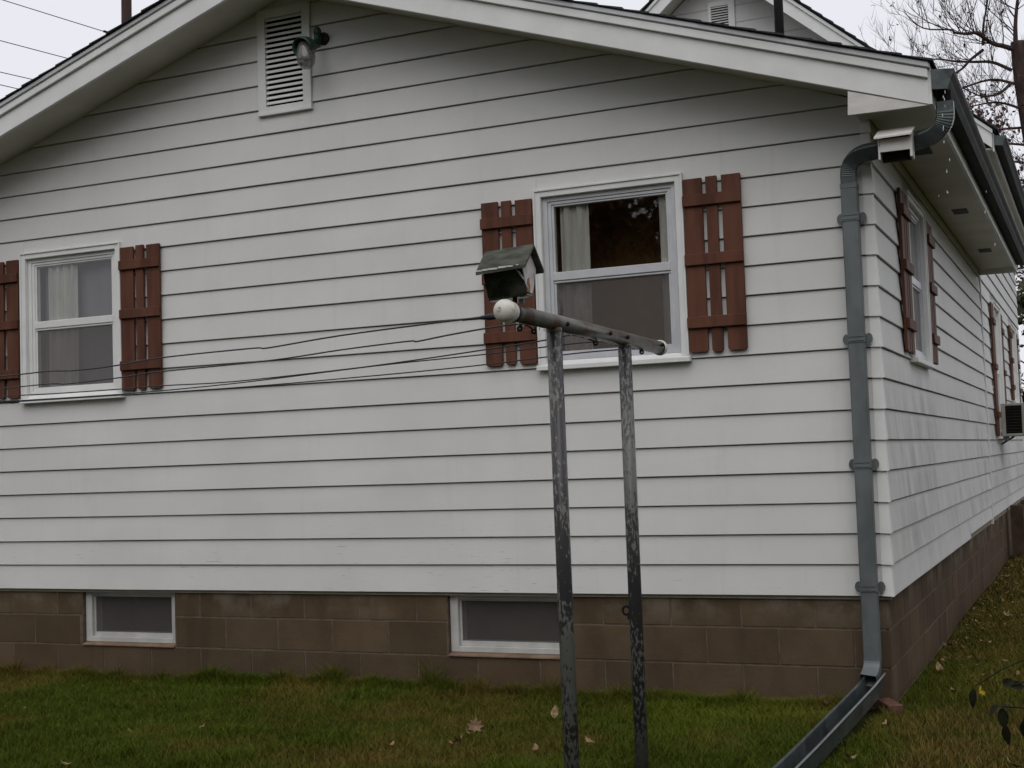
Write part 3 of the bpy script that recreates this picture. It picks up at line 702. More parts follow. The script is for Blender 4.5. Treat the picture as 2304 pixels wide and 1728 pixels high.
mb = MB(); mb.lathe([(-.01, .016), (.02, .018), (.05, .030), (.075, .030), (.095, .016), (.10, .001)], q0, jx, 16); mb.obj('bulb', M['bulbwhite'], yl, smooth=True)

# little wooden box under the eave
nb_ = empty('nest_box', (.174, -.31, 2.25)); tag(nb_, 'small peeling white wooden box tucked under the eave in front of the downspout', 'nest box')
mb = MB(); mb.hexa([(.100, -.352, 2.287), (.246, -.352, 2.287), (.246, -.340, 2.287), (.100, -.340, 2.287), (.094, -.352, 2.352), (.246, -.352, 2.352), (.246, -.340, 2.352), (.094, -.340, 2.352)]); mb.obj('front_board', M['box_white'], nb_)
mb = MB(); mb.prism([(-.352, 2.250), (-.258, 2.248), (-.258, 2.395), (-.352, 2.360)], (.2465, .258), lambda y, z, x: (x, y, z)); mb.obj('side_board', M['box_white'], nb_)
mb = MB(); mb.prism([(-.352, 2.250), (-.258, 2.248), (-.258, 2.395), (-.352, 2.360)], (.090, .0995), lambda y, z, x: (x, y, z)); mb.obj('side_board', M['box_white'], nb_)
mb = MB(); mb.box((.100, -.272, 2.248), (.246, -.259, 2.392)); mb.box((.1, -.335, 2.30), (.246, -.273, 2.306)); mb.obj('back_board', M['rust'], nb_)  # dark tone paints the shade inside the open underside
mb = MB(); mb.hexa([(.076, -.392, 2.349), (.262, -.392, 2.352), (.266, -.262, 2.412), (.082, -.262, 2.410), (.076, -.392, 2.358), (.262, -.392, 2.361), (.266, -.262, 2.421), (.082, -.262, 2.419)]); mb.obj('sloping_lid', M['box_white'], nb_)

# runoff trough: a length of gutter lying in the grass, and the brick that props it
tr = empty('runoff_trough', (-.15, -1.0, -.55)); tag(tr, 'long grey metal gutter trough lying on the grass below the downspout outlet', 'drain trough')
ring = [(-.066, .060), (-.055, .064), (-.050, .055), (-.040, -.035), (.036, -.038), (.050, .040), (.062, .062), (.072, .056), (.066, .050), (.052, .034), (.040, -.044), (-.045, -.041), (-.056, .050), (-.064, .053)]
mb = MB(); pts = [(-.098, -.04, -.455), (-.108, -.35, -.472), (-.135, -.9, -.505), (-.172, -1.5, -.540), (-.205, -2.1, -.560), (-.235, -2.6, -.570)]
ns = len(ring); vs = []
for p in pts: vs += [(p[0]+a*.70+.006*math.sin(p[1]*9), p[1]+a*.12, p[2]+b_) for a, b_ in ring]
mb.add(vs, [(i*ns+j, i*ns+(j+1) % ns, (i+1)*ns+(j+1) % ns, (i+1)*ns+j) for i in range(len(pts)-1) for j in range(ns)]); mb.obj('channel', M['galv_wet_shade'], tr)
mb = MB(); mb.hexa([(-.115, .000, -.60), (-.02, -.20, -.60), (.05, -.16, -.60), (-.05, .03, -.60), (-.115, .000, -.535), (-.02, -.20, -.535), (.05, -.16, -.535), (-.05, .03, -.535)])
bk = mb.obj('loose_brick', M['brick'], None, bevel=.004, origin=(-.03, -.09, -.6)); tag(bk, 'old orange brick under the upper end of the metal trough at the house corner', 'brick')

# ------------------------------------------------------------------ clothesline post
cp = empty('clothesline_post', (-.822, -2.2, -.6)); tag(cp, 'flaking grey pipe clothesline post with two legs and a white-capped crossbar', 'clothesline post')
mb = MB(); mb.tube([(-.820, -3.015, 1.304), (-.822, -2.2, 1.298), (-.825, -1.285, 1.289)], .0305, 20); bar = mb.obj('crossbar', M['pipe_bar'], cp, smooth=True)
for (xa, ya), (xb, yb), zt in (((-.822, -2.607), (-.815, -2.60), 1.275), ((-.824, -1.785), (-.818, -1.79), 1.268)):
    mb = MB(); mb.tube([(xa, ya, zt), ((xa+xb)/2, (ya+yb)/2, .3), (xb, yb, -.72)], .0290, 20); lg = mb.obj('leg', M['pipe'], cp, smooth=True)
    mb = MB(); mb.lathe([(0, .0293), (.008, .0315), (.016, .0295)], (xa, ya, zt-.012), (0, 0, 1), 18); mb.obj('weld_collar', M['pipe_bar'], lg, smooth=True)
def cap(y, d, big):
    k = 1.0 if big else .9; mb = MB(); o = (-.820 if big else -.825, y, 1.304 if big else 1.289)
    prof = [(0, .032), (.004, .0365), (.020, .037), (.026, .0345), (.030, .0385), (.048, .041), (.062, .0395), (.074, .034), (.083, .022), (.087, .010), (.088, .0005)] if big else [(0, .032), (.004, .036), (.024, .0365), (.030, .033), (.034, .018), (.035, .0005)]
    mb.lathe(prof, o, (0, d, 0), 28); return mb.obj('end_cap', M['cap'], cp, smooth=True)
c1 = cap(-3.012, -1, True); cap(-1.288, 1, False)
mb = MB()                                   # small angular mark moulded into the near cap
for a, b_ in (((-.006, -.004), (.0005, -.010)), ((.0005, -.010), (.010, -.001)), ((-.002, .001), (.006, .006)), ((.006, .006), (.008, .0015))):
    A = Vector((-.829+a[0], -3.100, 1.304+a[1]+.004)); B = Vector((-.829+b_[0], -3.100, 1.304+b_[1]+.004)); mb.tube([A, B], .0011, 5)
mb.obj('moulded_mark', M['cap_mark'], c1)
mb = MB(); mb.lathe([(0, .031), (0, .036), (.010, .037), (.014, .031)], (-.820, -3.010, 1.304), (0, 1, 0), 18); mb.obj('wire_clamp', M['rust'], cp)
for y in (-2.55, -2.06, -1.84, -1.34):
    mb = MB(); mb.lathe([(-.006, .008), (.012, .008), (.014, .001)], (-.795, y, 1.295), (1, 0, .25), 8); mb.obj('bolt_head', M['black'], cp, smooth=True)
for y, dx in ((-2.93, -.03), (-2.8, -.02), (-2.15, .02), (-1.80, .03), (-1.55, .03)):
    mb = MB(); mb.tube([(-.822, y, 1.268), (-.824, y, 1.258)], .006, 6); n = 12
    mb.tube([(-.824+.008*math.cos(2*math.pi*i/n), y, 1.252+.008*math.sin(2*math.pi*i/n)) for i in range(n+1)], .0042, 5); mb.obj('line_hook', M['black'], cp, smooth=True)
mb = MB(); n = 12; mb.tube([(-.862+.016*math.cos(2*math.pi*i/n), -1.79, .122+.018*math.sin(2*math.pi*i/n)) for i in range(n+1)], .0055, 6)
mb.tube([(-.848, -1.79, .116), (-.83, -1.79, .116)], .006, 6); mb.tube([(-.852, -1.79, .105), (-.848, -1.79, .085)], .008, 6); mb.obj('eye_bolt', M['black'], cp, smooth=True)
# water hanging under the bar
mb = MB()
for i in range(26):
    y = -2.95+i*.065+random.uniform(-.02, .02); r_ = random.uniform(.0025, .0045)
    mb.lathe([(0, .0005), (.003, r_*.6), (.006, r_), (.009, r_*.7), (.0105, .0003)], (-.822, y, 1.272-.0025), (0, 0, -1), 6)
dr = mb.obj('hanging_drops', M['water'], bar, smooth=True); dr['kind'] = 'stuff'

# the lines, each strung from the crossbar toward a post out of the picture
LINES = [
 [(-.826, -2.93, 1.292), (-.926, -2.93, 1.304), (-1.141, -2.893, 1.303), (-1.634, -2.808, 1.293), (-2.017, -2.742, 1.274), (-2.111, -2.726, 1.279), (-2.636, -2.635, 1.279), (-2.941, -2.582, 1.265), (-3.211, -2.536, 1.262), (-3.407, -2.502, 1.271), (-3.747, -2.443, 1.27)],
 [(-.824, -2.8, 1.258), (-.875, -2.8, 1.282), (-1.033, -2.754, 1.282), (-1.234, -2.695, 1.273), (-1.386, -2.651, 1.263), (-1.435, -2.637, 1.268), (-1.803, -2.53, 1.265), (-2.262, -2.396, 1.255), (-3.057, -2.165, 1.262), (-3.3, -2.094, 1.256), (-3.774, -1.956, 1.255), (-3.927, -1.911, 1.265), (-4.418, -1.769, 1.27)],
 [(-.824, -2.17, 1.26), (-.926, -2.15, 1.292), (-1.051, -2.121, 1.283), (-1.355, -2.052, 1.268), (-1.773, -1.956, 1.251), (-2.211, -1.855, 1.239), (-2.959, -1.684, 1.231), (-3.479, -1.565, 1.244), (-3.915, -1.465, 1.249), (-4.385, -1.357, 1.257), (-4.957, -1.226, 1.27)],
 [(-.824, -1.80, 1.258), (-.926, -1.78, 1.290), (-1.127, -1.737, 1.293), (-1.542, -1.649, 1.283), (-2.069, -1.536, 1.279), (-2.452, -1.455, 1.271), (-3.245, -1.286, 1.252), (-4.14, -1.095, 1.249), (-5.178, -.874, 1.267), (-5.5, -.81, 1.27)],
 [(-.824, -1.55, 1.252), (-.852, -1.55, 1.268), (-1.034, -1.519, 1.272), (-1.228, -1.485, 1.269), (-1.658, -1.411, 1.254), (-2.072, -1.34, 1.247), (-2.575, -1.253, 1.243), (-3.192, -1.147, 1.241), (-3.91, -1.023, 1.248), (-4.764, -.876, 1.26), (-5.6, -.74, 1.27)]]
LN = ['thin dark clothesline tied at the near capped end of the crossbar, highest of the five', 'thin dark clothesline just left of the nearer leg, second highest of the five',
      'thin dark clothesline tied between the two legs nearest the near leg, third of the five', 'thin dark clothesline hooked just left of the farther leg, fourth of the five', 'thin dark clothesline tied beyond the farther leg, lowest of the five']
def catmull(P, n=5):
    P = [Vector(p) for p in P]; P = [P[0]*2-P[1]] + P + [P[-1]*2-P[-2]]; out = []
    for i in range(1, len(P)-2):
        for k in range(n):
            t_ = k/n; a, b_, c_, d = P[i-1], P[i], P[i+1], P[i+2]
            out.append(.5*((2*b_) + (c_-a)*t_ + (2*a-5*b_+4*c_-d)*t_*t_ + (3*b_-a-3*c_+d)*t_**3))
    return out + [P[-2]]
for P, lb in zip(LINES, LN):
    last = Vector(P[-1]); d = (last-Vector(P[-3])); d.z = 0; d.normalize(); P = P + [tuple(last+d*1.6+Vector((0, 0, .01))), tuple(last+d*3.2+Vector((0, 0, .04)))]
    mb = MB(); mb.tube(catmull(P), .0034, 6); ln_ = tag(mb.obj('clothesline', M['line'], smooth=True), lb, 'clothesline', 'clotheslines strung from the crossbar')
    tie = {0: [(-.900, -2.93, 1.302), (-.935, -2.929, 1.303), (-.985, -2.920, 1.303), (-1.06, -2.907, 1.303)], 4: [(-5.22, -.802, 1.266), (-5.29, -.79, 1.268), (-5.36, -.779, 1.272), (-5.42, -.77, 1.282)]}.get(LN.index(lb))
    if tie: mb = MB(); mb.tube(tie, .0085, 7, [.9, 1.5, .7, .5]); mb.obj('wrapped_tie', M['line'], ln_, smooth=True)

# hopper bird feeder standing on the near end of the crossbar
bf = empty('bird_feeder', (-.822, -2.975, 1.335)); tag(bf, 'small weathered hopper bird feeder with mossy gable roof above the crossbar', 'bird feeder')
FX, FY, FZ = -.836, -2.968, 1.540; tlt = .02
def ft(x, y, z): return (FX+x, FY+y, FZ+z+x*.06)
def fbox(name, pts, mat, **k):
    mb = MB(); mb.hexa([ft(*q) for q in pts]); return mb.obj(name, mat, bf, **k)
th = .010
for s_ in (-1, 1):
    y1, z1 = s_*.085, -.083
    fbox('roof_board', [(-.098, 0, -th*1.4), (.095, 0, -th*1.4), (.095, y1, z1-th*1.4), (-.098, y1, z1-th*1.4), (-.098, 0, 0), (.095, 0, 0), (.095, y1, z1), (-.098, y1, z1)], M['feeder_roof'], bevel=.002)
for xe in (.064, -.076):
    mb = MB(); mb.prism([(0, -.018), (-.058, -.076), (-.054, -.10), (-.019, -.172), (.026, -.172), (.058, -.10), (.062, -.080)], (xe, xe+.009), lambda y, z, x: ft(x, y, z)); mb.obj('end_panel', M['feeder_white'], bf)
fbox('front_glass', [(-.078, -.027, -.174), (.072, -.027, -.174), (.072, -.023, -.174), (-.078, -.023, -.174), (-.078, -.067, -.080), (.072, -.067, -.080), (.072, -.063, -.080), (-.078, -.063, -.080)], M['feeder_dark'])
fbox('back_glass', [(-.066, .020, -.170), (.063, .020, -.170), (.063, .024, -.170), (-.066, .024, -.170), (-.066, .056, -.082), (.063, .056, -.082), (.063, .060, -.082), (-.066, .060, -.082)], M['feeder_dark'])
fbox('floor_board', [(-.078, -.028, -.184), (.071, -.028, -.184), (.071, .028, -.184), (-.078, .028, -.184), (-.078, -.028, -.1745), (.071, -.028, -.1745), (.071, .028, -.1745), (-.078, .028, -.1745)], M['feeder_dark'], bevel=.002)
mb = MB(); mb.tube([ft(.014, .0, -.182), (-.821, -2.968, 1.325)], .009, 8); mb.obj('stub_post', M['black'], bf)
mb = MB(); mb.box(ft(.030, .002, -.205), ft(.045, .016, -.188)); mb.obj('post_clip', M['galv'], bf)
for i, (a, b_) in enumerate((((.048, -.062, -.09), (.078, -.022, -.165)), ((.060, -.066, -.10), (.079, -.028, -.160)), ((.078, .03, -.10), (.080, .020, -.172)))):
    mb = MB(); mb.tube([ft(*a), ft((a[0]+b_[0])/2+.004, (a[1]+b_[1])/2-.004, (a[2]+b_[2])/2), ft(*b_)], .0011, 5); mb.obj('dry_stem', M['feeder_white'] if i < 2 else M['black'], bf)
mb = MB(); mb.prism([(-.030, -.172), (-.008, -.176), (-.004, -.150), (-.012, -.120), (-.022, -.128), (-.027, -.150)], (.0731, .0765), lambda y, z, x: ft(x, y, z)); mb.obj('split_wood', M['raw_wood'], bf)
mb = MB()
for x0, x1, hh in ((-.094, -.072, .004), (-.070, -.050, .0055), (-.049, -.012, .0035), (-.008, .018, .005), (.019, .046, .003), (.060, .068, .004)):
    mb.box(ft(x0, -.0868, -.0838), ft(x1, -.0835, -.0838+hh))
mb.obj('peeling_edge_paint', M['feeder_white'], bf)  # pale peeling paint along the front roof edge

# ------------------------------------------------------------------ power pole and lines beyond the roof
pp = empty('utility_pole', (-25.3, 24.4, -.6)); tag(pp, 'dark wooden utility pole rising behind the roof at the upper left', 'utility pole')
mb = MB(); mb.tube([(-25.62, 24.62, -.8), (-25.0, 24.19, 14.24), (-24.93, 24.14, 16.5)], .155, 14); mb.obj('post', M['wood_dark'], pp, smooth=True)
mb = MB(); mb.box((-26.1, 24.0, 15.6), (-23.9, 24.12, 15.75)); mb.obj('crossarm', M['wood_dark'], pp)
PW = [((-25.03, 24.2, 13.82), (-26.26, 20.66, 14.12)), ((-25.09, 24.24, 12.76), (-26.56, 20.71, 13.06)), ((-25.13, 24.27, 11.95), (-26.78, 20.92, 12.25)), ((-25.15, 24.29, 11.56), (-26.72, 20.85, 11.86))]
PL = ['thin overhead wire in the sky at upper left, highest of the four', 'thin overhead wire at upper left, second from the top', 'thin overhead wire at upper left, third from the top', 'thin overhead wire at upper left, lowest and shortest above the roof edge']
for (a, b_), lb in zip(PW, PL):
    a, b_ = Vector(a), Vector(b_); d = b_-a; mb = MB(); mb.tube([a+d*t_+Vector((0, 0, -.06*math.sin(min(1, t_/6)*math.pi))) for t_ in (0, .5, 1, 2, 3.5, 6)], .012, 6)
    w_ = mb.obj('power_line', M['line']); tag(w_, lb, 'power line', 'overhead wires at upper left')
    if lb.startswith('thin overhead wire in the sky'):
        mb = MB(); q = a+d*.16; mb.tube([q, q+d*.04], .035, 6); mb.obj('splice', M['black'], w_)

# ------------------------------------------------------------------ trees
RH = Vector((.914, .404, 0)).normalized()
def tree_pt(base, a, z, dd=0.): return Vector((base[0], base[1], 0)) + RH*a + Vector((-RH.y, RH.x, 0))*dd + Vector((0, 0, z))
class Twigs:
    def __init__(s, seed): s.mb = MB(); s.r = random.Random(seed); s.tips = []
    def branch(s, p, d, L, r, depth, upcurl):
        n = 5; pts = [p.copy()]; dirs = d.normalized(); q = p.copy()
        for i in range(n):
            dirs = (dirs + Vector((s.r.uniform(-.16, .16), s.r.uniform(-.16, .16), s.r.uniform(-.10, .10)+upcurl))).normalized(); q = q+dirs*L/n; pts.append(q.copy())
        s.mb.tube(pts, r, 4 if r < .02 else 6, [max(.25, 1-.75*i/n) for i in range(n+1)], caps=False)
        s.tips.append(pts[-1]); s.tips.append(pts[3])
        if depth > 0:
            for k in range(s.r.choice((2, 3, 3, 4))):
                t_ = s.r.uniform(.15, .95); i = min(n-1, int(t_*n)); b0 = pts[i].lerp(pts[i+1], t_*n-i); ax = (pts[i+1]-pts[i]).normalized()
                side = Vector((s.r.uniform(-1, 1), s.r.uniform(-1, 1), s.r.uniform(-.5, 1)))
                s.branch(b0, (ax*.7+side*.75), L*s.r.uniform(.38, .68), max(r*.55, .0036), depth-1, upcurl*1.3)
    def limb(s, pts, r0, r1, sub, Lsub, depth=2, upcurl=.07):
        cp_ = catmull(pts, 4); m_ = len(cp_); s.mb.tube(cp_, r0, 7, [1+(r1/r0-1)*i/(m_-1) for i in range(m_)], caps=False)
        for k in range(sub):
            t_ = s.r.uniform(.12, 1); i = min(m_-2, int(t_*(m_-1))); ax = (cp_[i+1]-cp_[i]).normalized()
            d = ax*.35 + Vector((s.r.uniform(-.7, .5), s.r.uniform(-.7, .5), s.r.uniform(-.25, 1.0)))
            s.branch(cp_[i], d, Lsub*s.r.uniform(.5, 1.1), max(.006, r0*.28*(1-t_*.5)), depth, upcurl)
def leaves_np(name, pts, size, mat, parent, seed, droop=.4, origin=(0, 0, 0)):
    r_ = np.random.default_rng(seed); P = np.array([tuple(p) for p in pts]); n = len(P)
    a = r_.normal(size=(n, 3)); a[:, 2] -= droop; a /= np.linalg.norm(a, axis=1)[:, None]
    b_ = np.cross(a, r_.normal(size=(n, 3))); b_ /= np.linalg.norm(b_, axis=1)[:, None]
    s_ = size*r_.uniform(.6, 1.25, (n, 1)); V = np.stack([P, P+a*s_*.5+b_*s_*.32, P+a*s_, P+a*s_*.5-b_*s_*.32], 1).reshape(-1, 3)
    F = np.arange(4*n).reshape(n, 4); sh_ = np.repeat(r_.random(n), 4)
    return np_mesh(name, V, F, mat, parent, shade=sh_, origin=origin)

B = (-.02, 20.4)
bt = empty('bare_tree', (B[0], B[1], -.5)); tag(bt, 'bare tree with a dark trunk and a few hanging red-brown leaves beyond the gutter', 'tree')
mb = MB(); mb.tube(catmull([tree_pt(B, .66, -.7), tree_pt(B, .50, 2), tree_pt(B, .35, 4.5), tree_pt(B, .18, 6.2), tree_pt(B, .06, 7.4), tree_pt(B, .005, 8.1), tree_pt(B, -.01, 8.64)]), .135, 12, None)
mb.obj('trunk', M['bark'], bt, smooth=True)
T = Twigs(11)
def L_(*pz, dd=0.):
    return [tree_pt(B, a, z, dd*i/max(1, len(pz)-1)) for i, (a, z) in enumerate(pz)]
T.limb(L_((-.10, 8.50), (-.34, 8.54), (-.58, 8.57), (-.91, 8.75), (-1.11, 8.71), (-1.40, 8.71), (-1.53, 8.74), (-2.08, 8.76), (-2.46, 9.05), dd=-.8), .052, .007, 26, 1.25, 2, .10)
T.limb(L_((-.16, 8.08), (-.48, 8.29), (-.84, 8.35), (-1.17, 8.42), (-1.41, 8.51), (-1.9, 8.55), (-2.3, 8.75), dd=.8), .036, .006, 16, 1.0, 2, .08)
T.limb(L_((-.69, 8.51), (-.95, 8.32), (-1.07, 8.19), (-1.28, 8.08), (-1.7, 8.02), (-2.2, 8.2), (-2.5, 8.42), dd=.3), .032, .005, 18, .9, 2, .09)
T.limb(L_((-.08, 7.80), (-.46, 8.00), (-1.07, 7.90), (-1.4, 7.98), dd=1.), .032, .006, 12, .9, 2, .06)
T.limb(L_((-.17, 7.83), (-.55, 7.55), (-1.01, 7.43), (-1.4, 7.5), dd=-.9), .034, .006, 14, .9, 2, .06)
for i in range(11):
    z0 = 7.3-i*.36; a0 = .02+.05*i; k = T.r.uniform(-.2, .25)
    T.limb(L_((a0, z0), (a0-.5, z0+.12+k), (a0-1.0, z0+.05+k), (a0-1.5, z0-.1+k*1.5), dd=T.r.uniform(-1.4, 1.4)), .028, .006, 20, .95, 2, .04)
for i in range(8):
    z0 = 8.5-i*.5; T.limb(L_((.05, z0), (.6, z0+.4), (1.2, z0+.5), (1.9, z0+.9), dd=T.r.uniform(-1.2, 1.2)), .05, .008, 10, 1.2, 2, .06)
T.limb(L_((-.05, 8.6), (-.02, 9.1), (.1, 9.9), (.15, 10.8)), .05, .012, 16, 1.5, 2, .05)
T.limb(L_((-.69, 8.6), (-.66, 9.0), (-.55, 9.5), (-.45, 10.2)), .03, .008, 10, .9, 1, .05)
T.mb.obj('branches', M['bark'], bt)
r_ = random.Random(5); tips = [p for p in T.tips if r_.random() < (.02 if p.z > 7.6 else .24)]
lp = [p+Vector((r_.uniform(-.05, .05), r_.uniform(-.05, .05), r_.uniform(-.1, .02))) for p in tips for _ in range(2)]
leaves_np('leaves', lp, .085, M['leaf_red'], bt, 4, 1.2, origin=(B[0], B[1], -.5))

def crown_tree(name, base, h0, h1, rad, nleaf, size, mat, label, seed, squash=1., trunk_r=.16):
    t_ = empty(name, (base[0], base[1], -.6)); tag(t_, label, 'tree')
    mb = MB(); mb.tube([(base[0], base[1], -.8), (base[0]+.05, base[1], h0*.5), (base[0]-.05, base[1]+.05, (h0+h1)/2), (base[0], base[1], h1*.9)], trunk_r, 10, [1.2, 1, .7, .2]); mb.obj('trunk', M['bark'], t_, smooth=True)
    r_ = np.random.default_rng(seed); W = Twigs(seed)
    cl = []
    for i in range(46):
        th = r_.uniform(0, 2*np.pi); zz = r_.uniform(0, 1); rr = rad*np.sqrt(r_.uniform(.05, 1))*np.sin(np.pi*(.12+.80*zz))**.7
        c_ = Vector((base[0]+rr*np.cos(th), base[1]+rr*np.sin(th), h0+(h1-h0)*zz)); cl.append((c_, rad*r_.uniform(.16, .36)))
        o_ = Vector((base[0], base[1], max(h0*.6, c_.z-rad*.7))); W.mb.tube([o_, o_.lerp(c_, .5)+Vector((0, 0, .15)), c_], .035, 5, [1, .6, .3], caps=False)
    W.mb.obj('limbs', M['bark'], t_)
    pts = []
    for c_, r0 in cl:
        n = int(nleaf/len(cl)); d = r_.normal(size=(n, 3)); d /= np.linalg.norm(d, axis=1)[:, None]; d *= (r0*r_.uniform(.25, 1.15, (n, 1))); d[:, 2] *= .75*squash
        pts += [tuple(np.array(c_)+q) for q in d]
    leaves_np('crown', pts, size, mat, t_, seed+1, .3, origin=(base[0], base[1], -.6)); return t_
crown_tree('leafy_tree', (.45, 27.0), .3, 6.3, 2.1, 27000, .16, M['leaf_green'], 'dark olive leafy tree at the right edge beyond the far end of the house', 21)
crown_tree('oak_tree', (-6.6, -15.2), 2.6, 8.4, 3.1, 26000, .15, M['leaf_brown'], 'russet oak mirrored dark in the upper pane of the right front window', 31, trunk_r=.25)

# unseen trees added behind the viewer to block the low sky, also mirrored in panes
r_ = np.random.default_rng(77); pts = []; W = Twigs(78)
for i in range(26):
    ang = R(-196 + 9.4*i) + r_.uniform(-.05, .05); rad = r_.uniform(19, 25); bx, by = -2+rad*math.cos(ang), rad*math.sin(ang)
    rel = math.degrees(math.atan2(by, bx+5.5))
    if abs(rel+131) < 9 or (by > 3 and bx < 0): continue
    H = r_.uniform(7.5, 11.0); rw = r_.uniform(2.2, 3.2)
    W.mb.tube([(bx, by, -.7), (bx+.1, by, H*.45), (bx, by+.1, H*.9)], .2, 7, [1.1, .8, .2], caps=False)
    for c_ in range(30):
        th = r_.uniform(0, 6.28); zz = r_.uniform(.02, 1); rr = rw*math.sqrt(r_.uniform(.03, 1))*math.sin(math.pi*(.15+.78*zz))**.6
        c0 = np.array([bx+rr*math.cos(th), by+rr*math.sin(th), .4+(H-.4)*zz]); W.mb.tube([(bx, by, max(.3, c0[2]-rr*.8)), tuple(c0)], .03, 4, [1, .3], caps=False)
        d = r_.normal(size=(110, 3)); d /= np.linalg.norm(d, axis=1)[:, None]; d *= rw*r_.uniform(.1, .34, (110, 1)); pts += [tuple(c0+q) for q in d]
wl = leaves_np('sky_blocking_trees', pts, .34, M['leaf_brown'], None, 79, .3); tag(wl, 'unseen brown autumn trees added behind the viewer to block low sky light', 'trees', kind='stuff')
wt = W.mb.obj('sky_blocking_trunks', M['bark'], wl)

# ------------------------------------------------------------------ wilted plant near the camera
wp = empty('wilted_plant', (1.04, -4.46, -.62)); tag(wp, 'wilted plant with blackened drooping leaves at the lower right edge', 'plant')
mb = MB(); mb.tube(catmull([(1.04, -4.46, -.66), (1.02, -4.46, -.2), (.985, -4.46, .15), (.95, -4.47, .34), (.90, -4.48, .37)]), .006, 6); mb.obj('stalk', M['wilt'], wp)
def wleaf(p, d, up, L, W, curl, mat='wilt', name='leaf'):
    p, d, up = Vector(p), Vector(d).normalized(), Vector(up); s_ = d.cross(up).normalized(); nrm = s_.cross(d); mb = MB(); n = 7; vs = []
    for i in range(n+1):
        t_ = i/n; w = W*math.sin(math.pi*min(1, .08+t_*.92))**.8*(1-.25*t_) + .0004; c_ = p + d*(L*t_) - nrm*curl*L*t_*t_
        vs += [c_ - s_*w + nrm*w*.35, c_, c_ + s_*w + nrm*w*.35]
    fs = [(i*3+j, i*3+j+1, (i+1)*3+j+1, (i+1)*3+j) for i in range(n) for j in range(2)]; mb.add(vs, fs); mb.obj(name, M[mat], wp, smooth=True)
pet = MB()
for a, b_ in (((.95, -4.47, .33), (.868, -4.49, .312)), ((.90, -4.48, .365), (.80, -4.515, .312)), ((.97, -4.465, .25), (.845, -4.496, .272)), ((.985, -4.46, .15), (.893, -4.478, .25))):
    a, b_ = Vector(a), Vector(b_); pet.tube([a, a.lerp(b_, .5)+Vector((0, 0, .006)), b_], .0014, 5)
pet.obj('stems', M['wilt'], wp)
wleaf((.850, -4.497, .316), (.6, .1, .12), (0, -.9, .4), .022, .009, -.1)
wleaf((.862, -4.49, .313), (1, .3, -.10), (0, -.9, .5), .030, .010, .2)
wleaf((.797, -4.517, .306), (-.12, 0, -1), (-.3, -.9, 0), .036, .0085, .1)
wleaf((.843, -4.496, .272), (-1, -.35, -.35), (0, -.3, 1), .027, .011, .5)
wleaf((.846, -4.496, .272), (1, .35, -.25), (0, -.3, 1), .027, .011, .6)
wleaf((.845, -4.496, .268), (.08, 0, -1), (.2, -1, 0), .040, .011, .05)
wleaf((.850, -4.494, .236), (.10, 0, -1), (-.3, -.9, 0), .040, .0095, .1)
wleaf((.888, -4.478, .245), (-.15, 0, -1), (.2, -.9, 0), .036, .013, .15)
wleaf((.910, -4.47, .205), (-.2, 0, -1), (.2, -.9, 0), .034, .012, .15)
wleaf((.812, -4.512, .303), (.5, 0, -.8), (0, -1, .2), .008, .004, 0, 'flower', 'petal'); wleaf((.812, -4.512, .303), (-.6, 0, -.5), (0, -1, .2), .007, .0035, 0, 'flower', 'petal'); wleaf((.808, -4.512, .304), (.2, 0, .9), (0, -1, .2), .010, .002, 0, 'flower', 'petal')

# ------------------------------------------------------------------ fallen leaves
LOBES = [(0, -.5), (.10, -.36), (.42, -.42), (.34, -.20), (.50, -.02), (.30, .04), (.34, .28), (.14, .20), (.02, .52), (-.10, .22), (-.32, .30), (-.30, .06), (-.52, .02), (-.33, -.18), (-.40, -.40), (-.10, -.34)]
def leaf_mesh(L, curl, seed, mat, plain=False):
    r_ = random.Random(seed); pts = LOBES if not plain else [(0, -.5), (.2, -.25), (.27, 0), (.2, .28), (0, .5), (-.2, .28), (-.27, 0), (-.2, -.25)]
    vs = [(0, 0, .006)]
    for x, y in pts:
        x *= L*r_.uniform(.85, 1.1); y *= L*r_.uniform(.9, 1.1); vs.append((x, y, curl*(x*x+y*y)/L*1.6 + r_.uniform(-.004, .006)))
    me = bpy.data.meshes.new('fallen_leaf'); n = len(pts); me.from_pydata(vs, [], [(0, 1+i, 1+(i+1) % n) for i in range(n)]); me.materials.append(mat); return me
LEAVES = [(-1.936, -1.105, .088, False, 'large tan maple leaf standing up in the grass left of the clothesline post'), (-1.875, -1.321, .065, True, 'small tan leaf just in front of the large maple leaf'),
 (-1.833, -1.51, .080, False, 'dull brown curled leaf, lowest of the trio left of the clothesline post'), (-1.411, -1.554, .055, True, 'pale curled leaf alone between the leaf trio and the nearer post leg'),
 (-1.67, -.683, .075, True, 'upright tan leaf touching the left side of the nearer post leg'), (-1.231, -1.337, .06, True, 'flat pale leaf on the grass between the two post legs'),
 (-3.354, -1.435, .07, True, 'brown leaf in the middle of the lawn below the left basement window'), (-.334, -.176, .075, True, 'tan leaf lying against the left side of the metal trough'),
 (.06, 1.99, .10, False, 'pale leaf by the side foundation, nearest the middle of that wall'), (.10, 1.035, .075, True, 'yellowish leaf beside the side foundation near the house corner'),
 (-3.484, -2.336, .055, True, 'thin tan leaf at the bottom edge of the left lawn'), (.634, -1.318, .08, True, 'tan leaf at the bottom right corner of the lawn'),
 (-.02, -1.36, .07, True, 'brown leaf against the right side of the metal trough near the bottom edge'), (.02, -.615, .045, True, 'tiny pale leaf just right of the metal trough'),
 (.35, 3.1, .09, False, 'dark brown leaf on the side lawn farther back from the corner')]
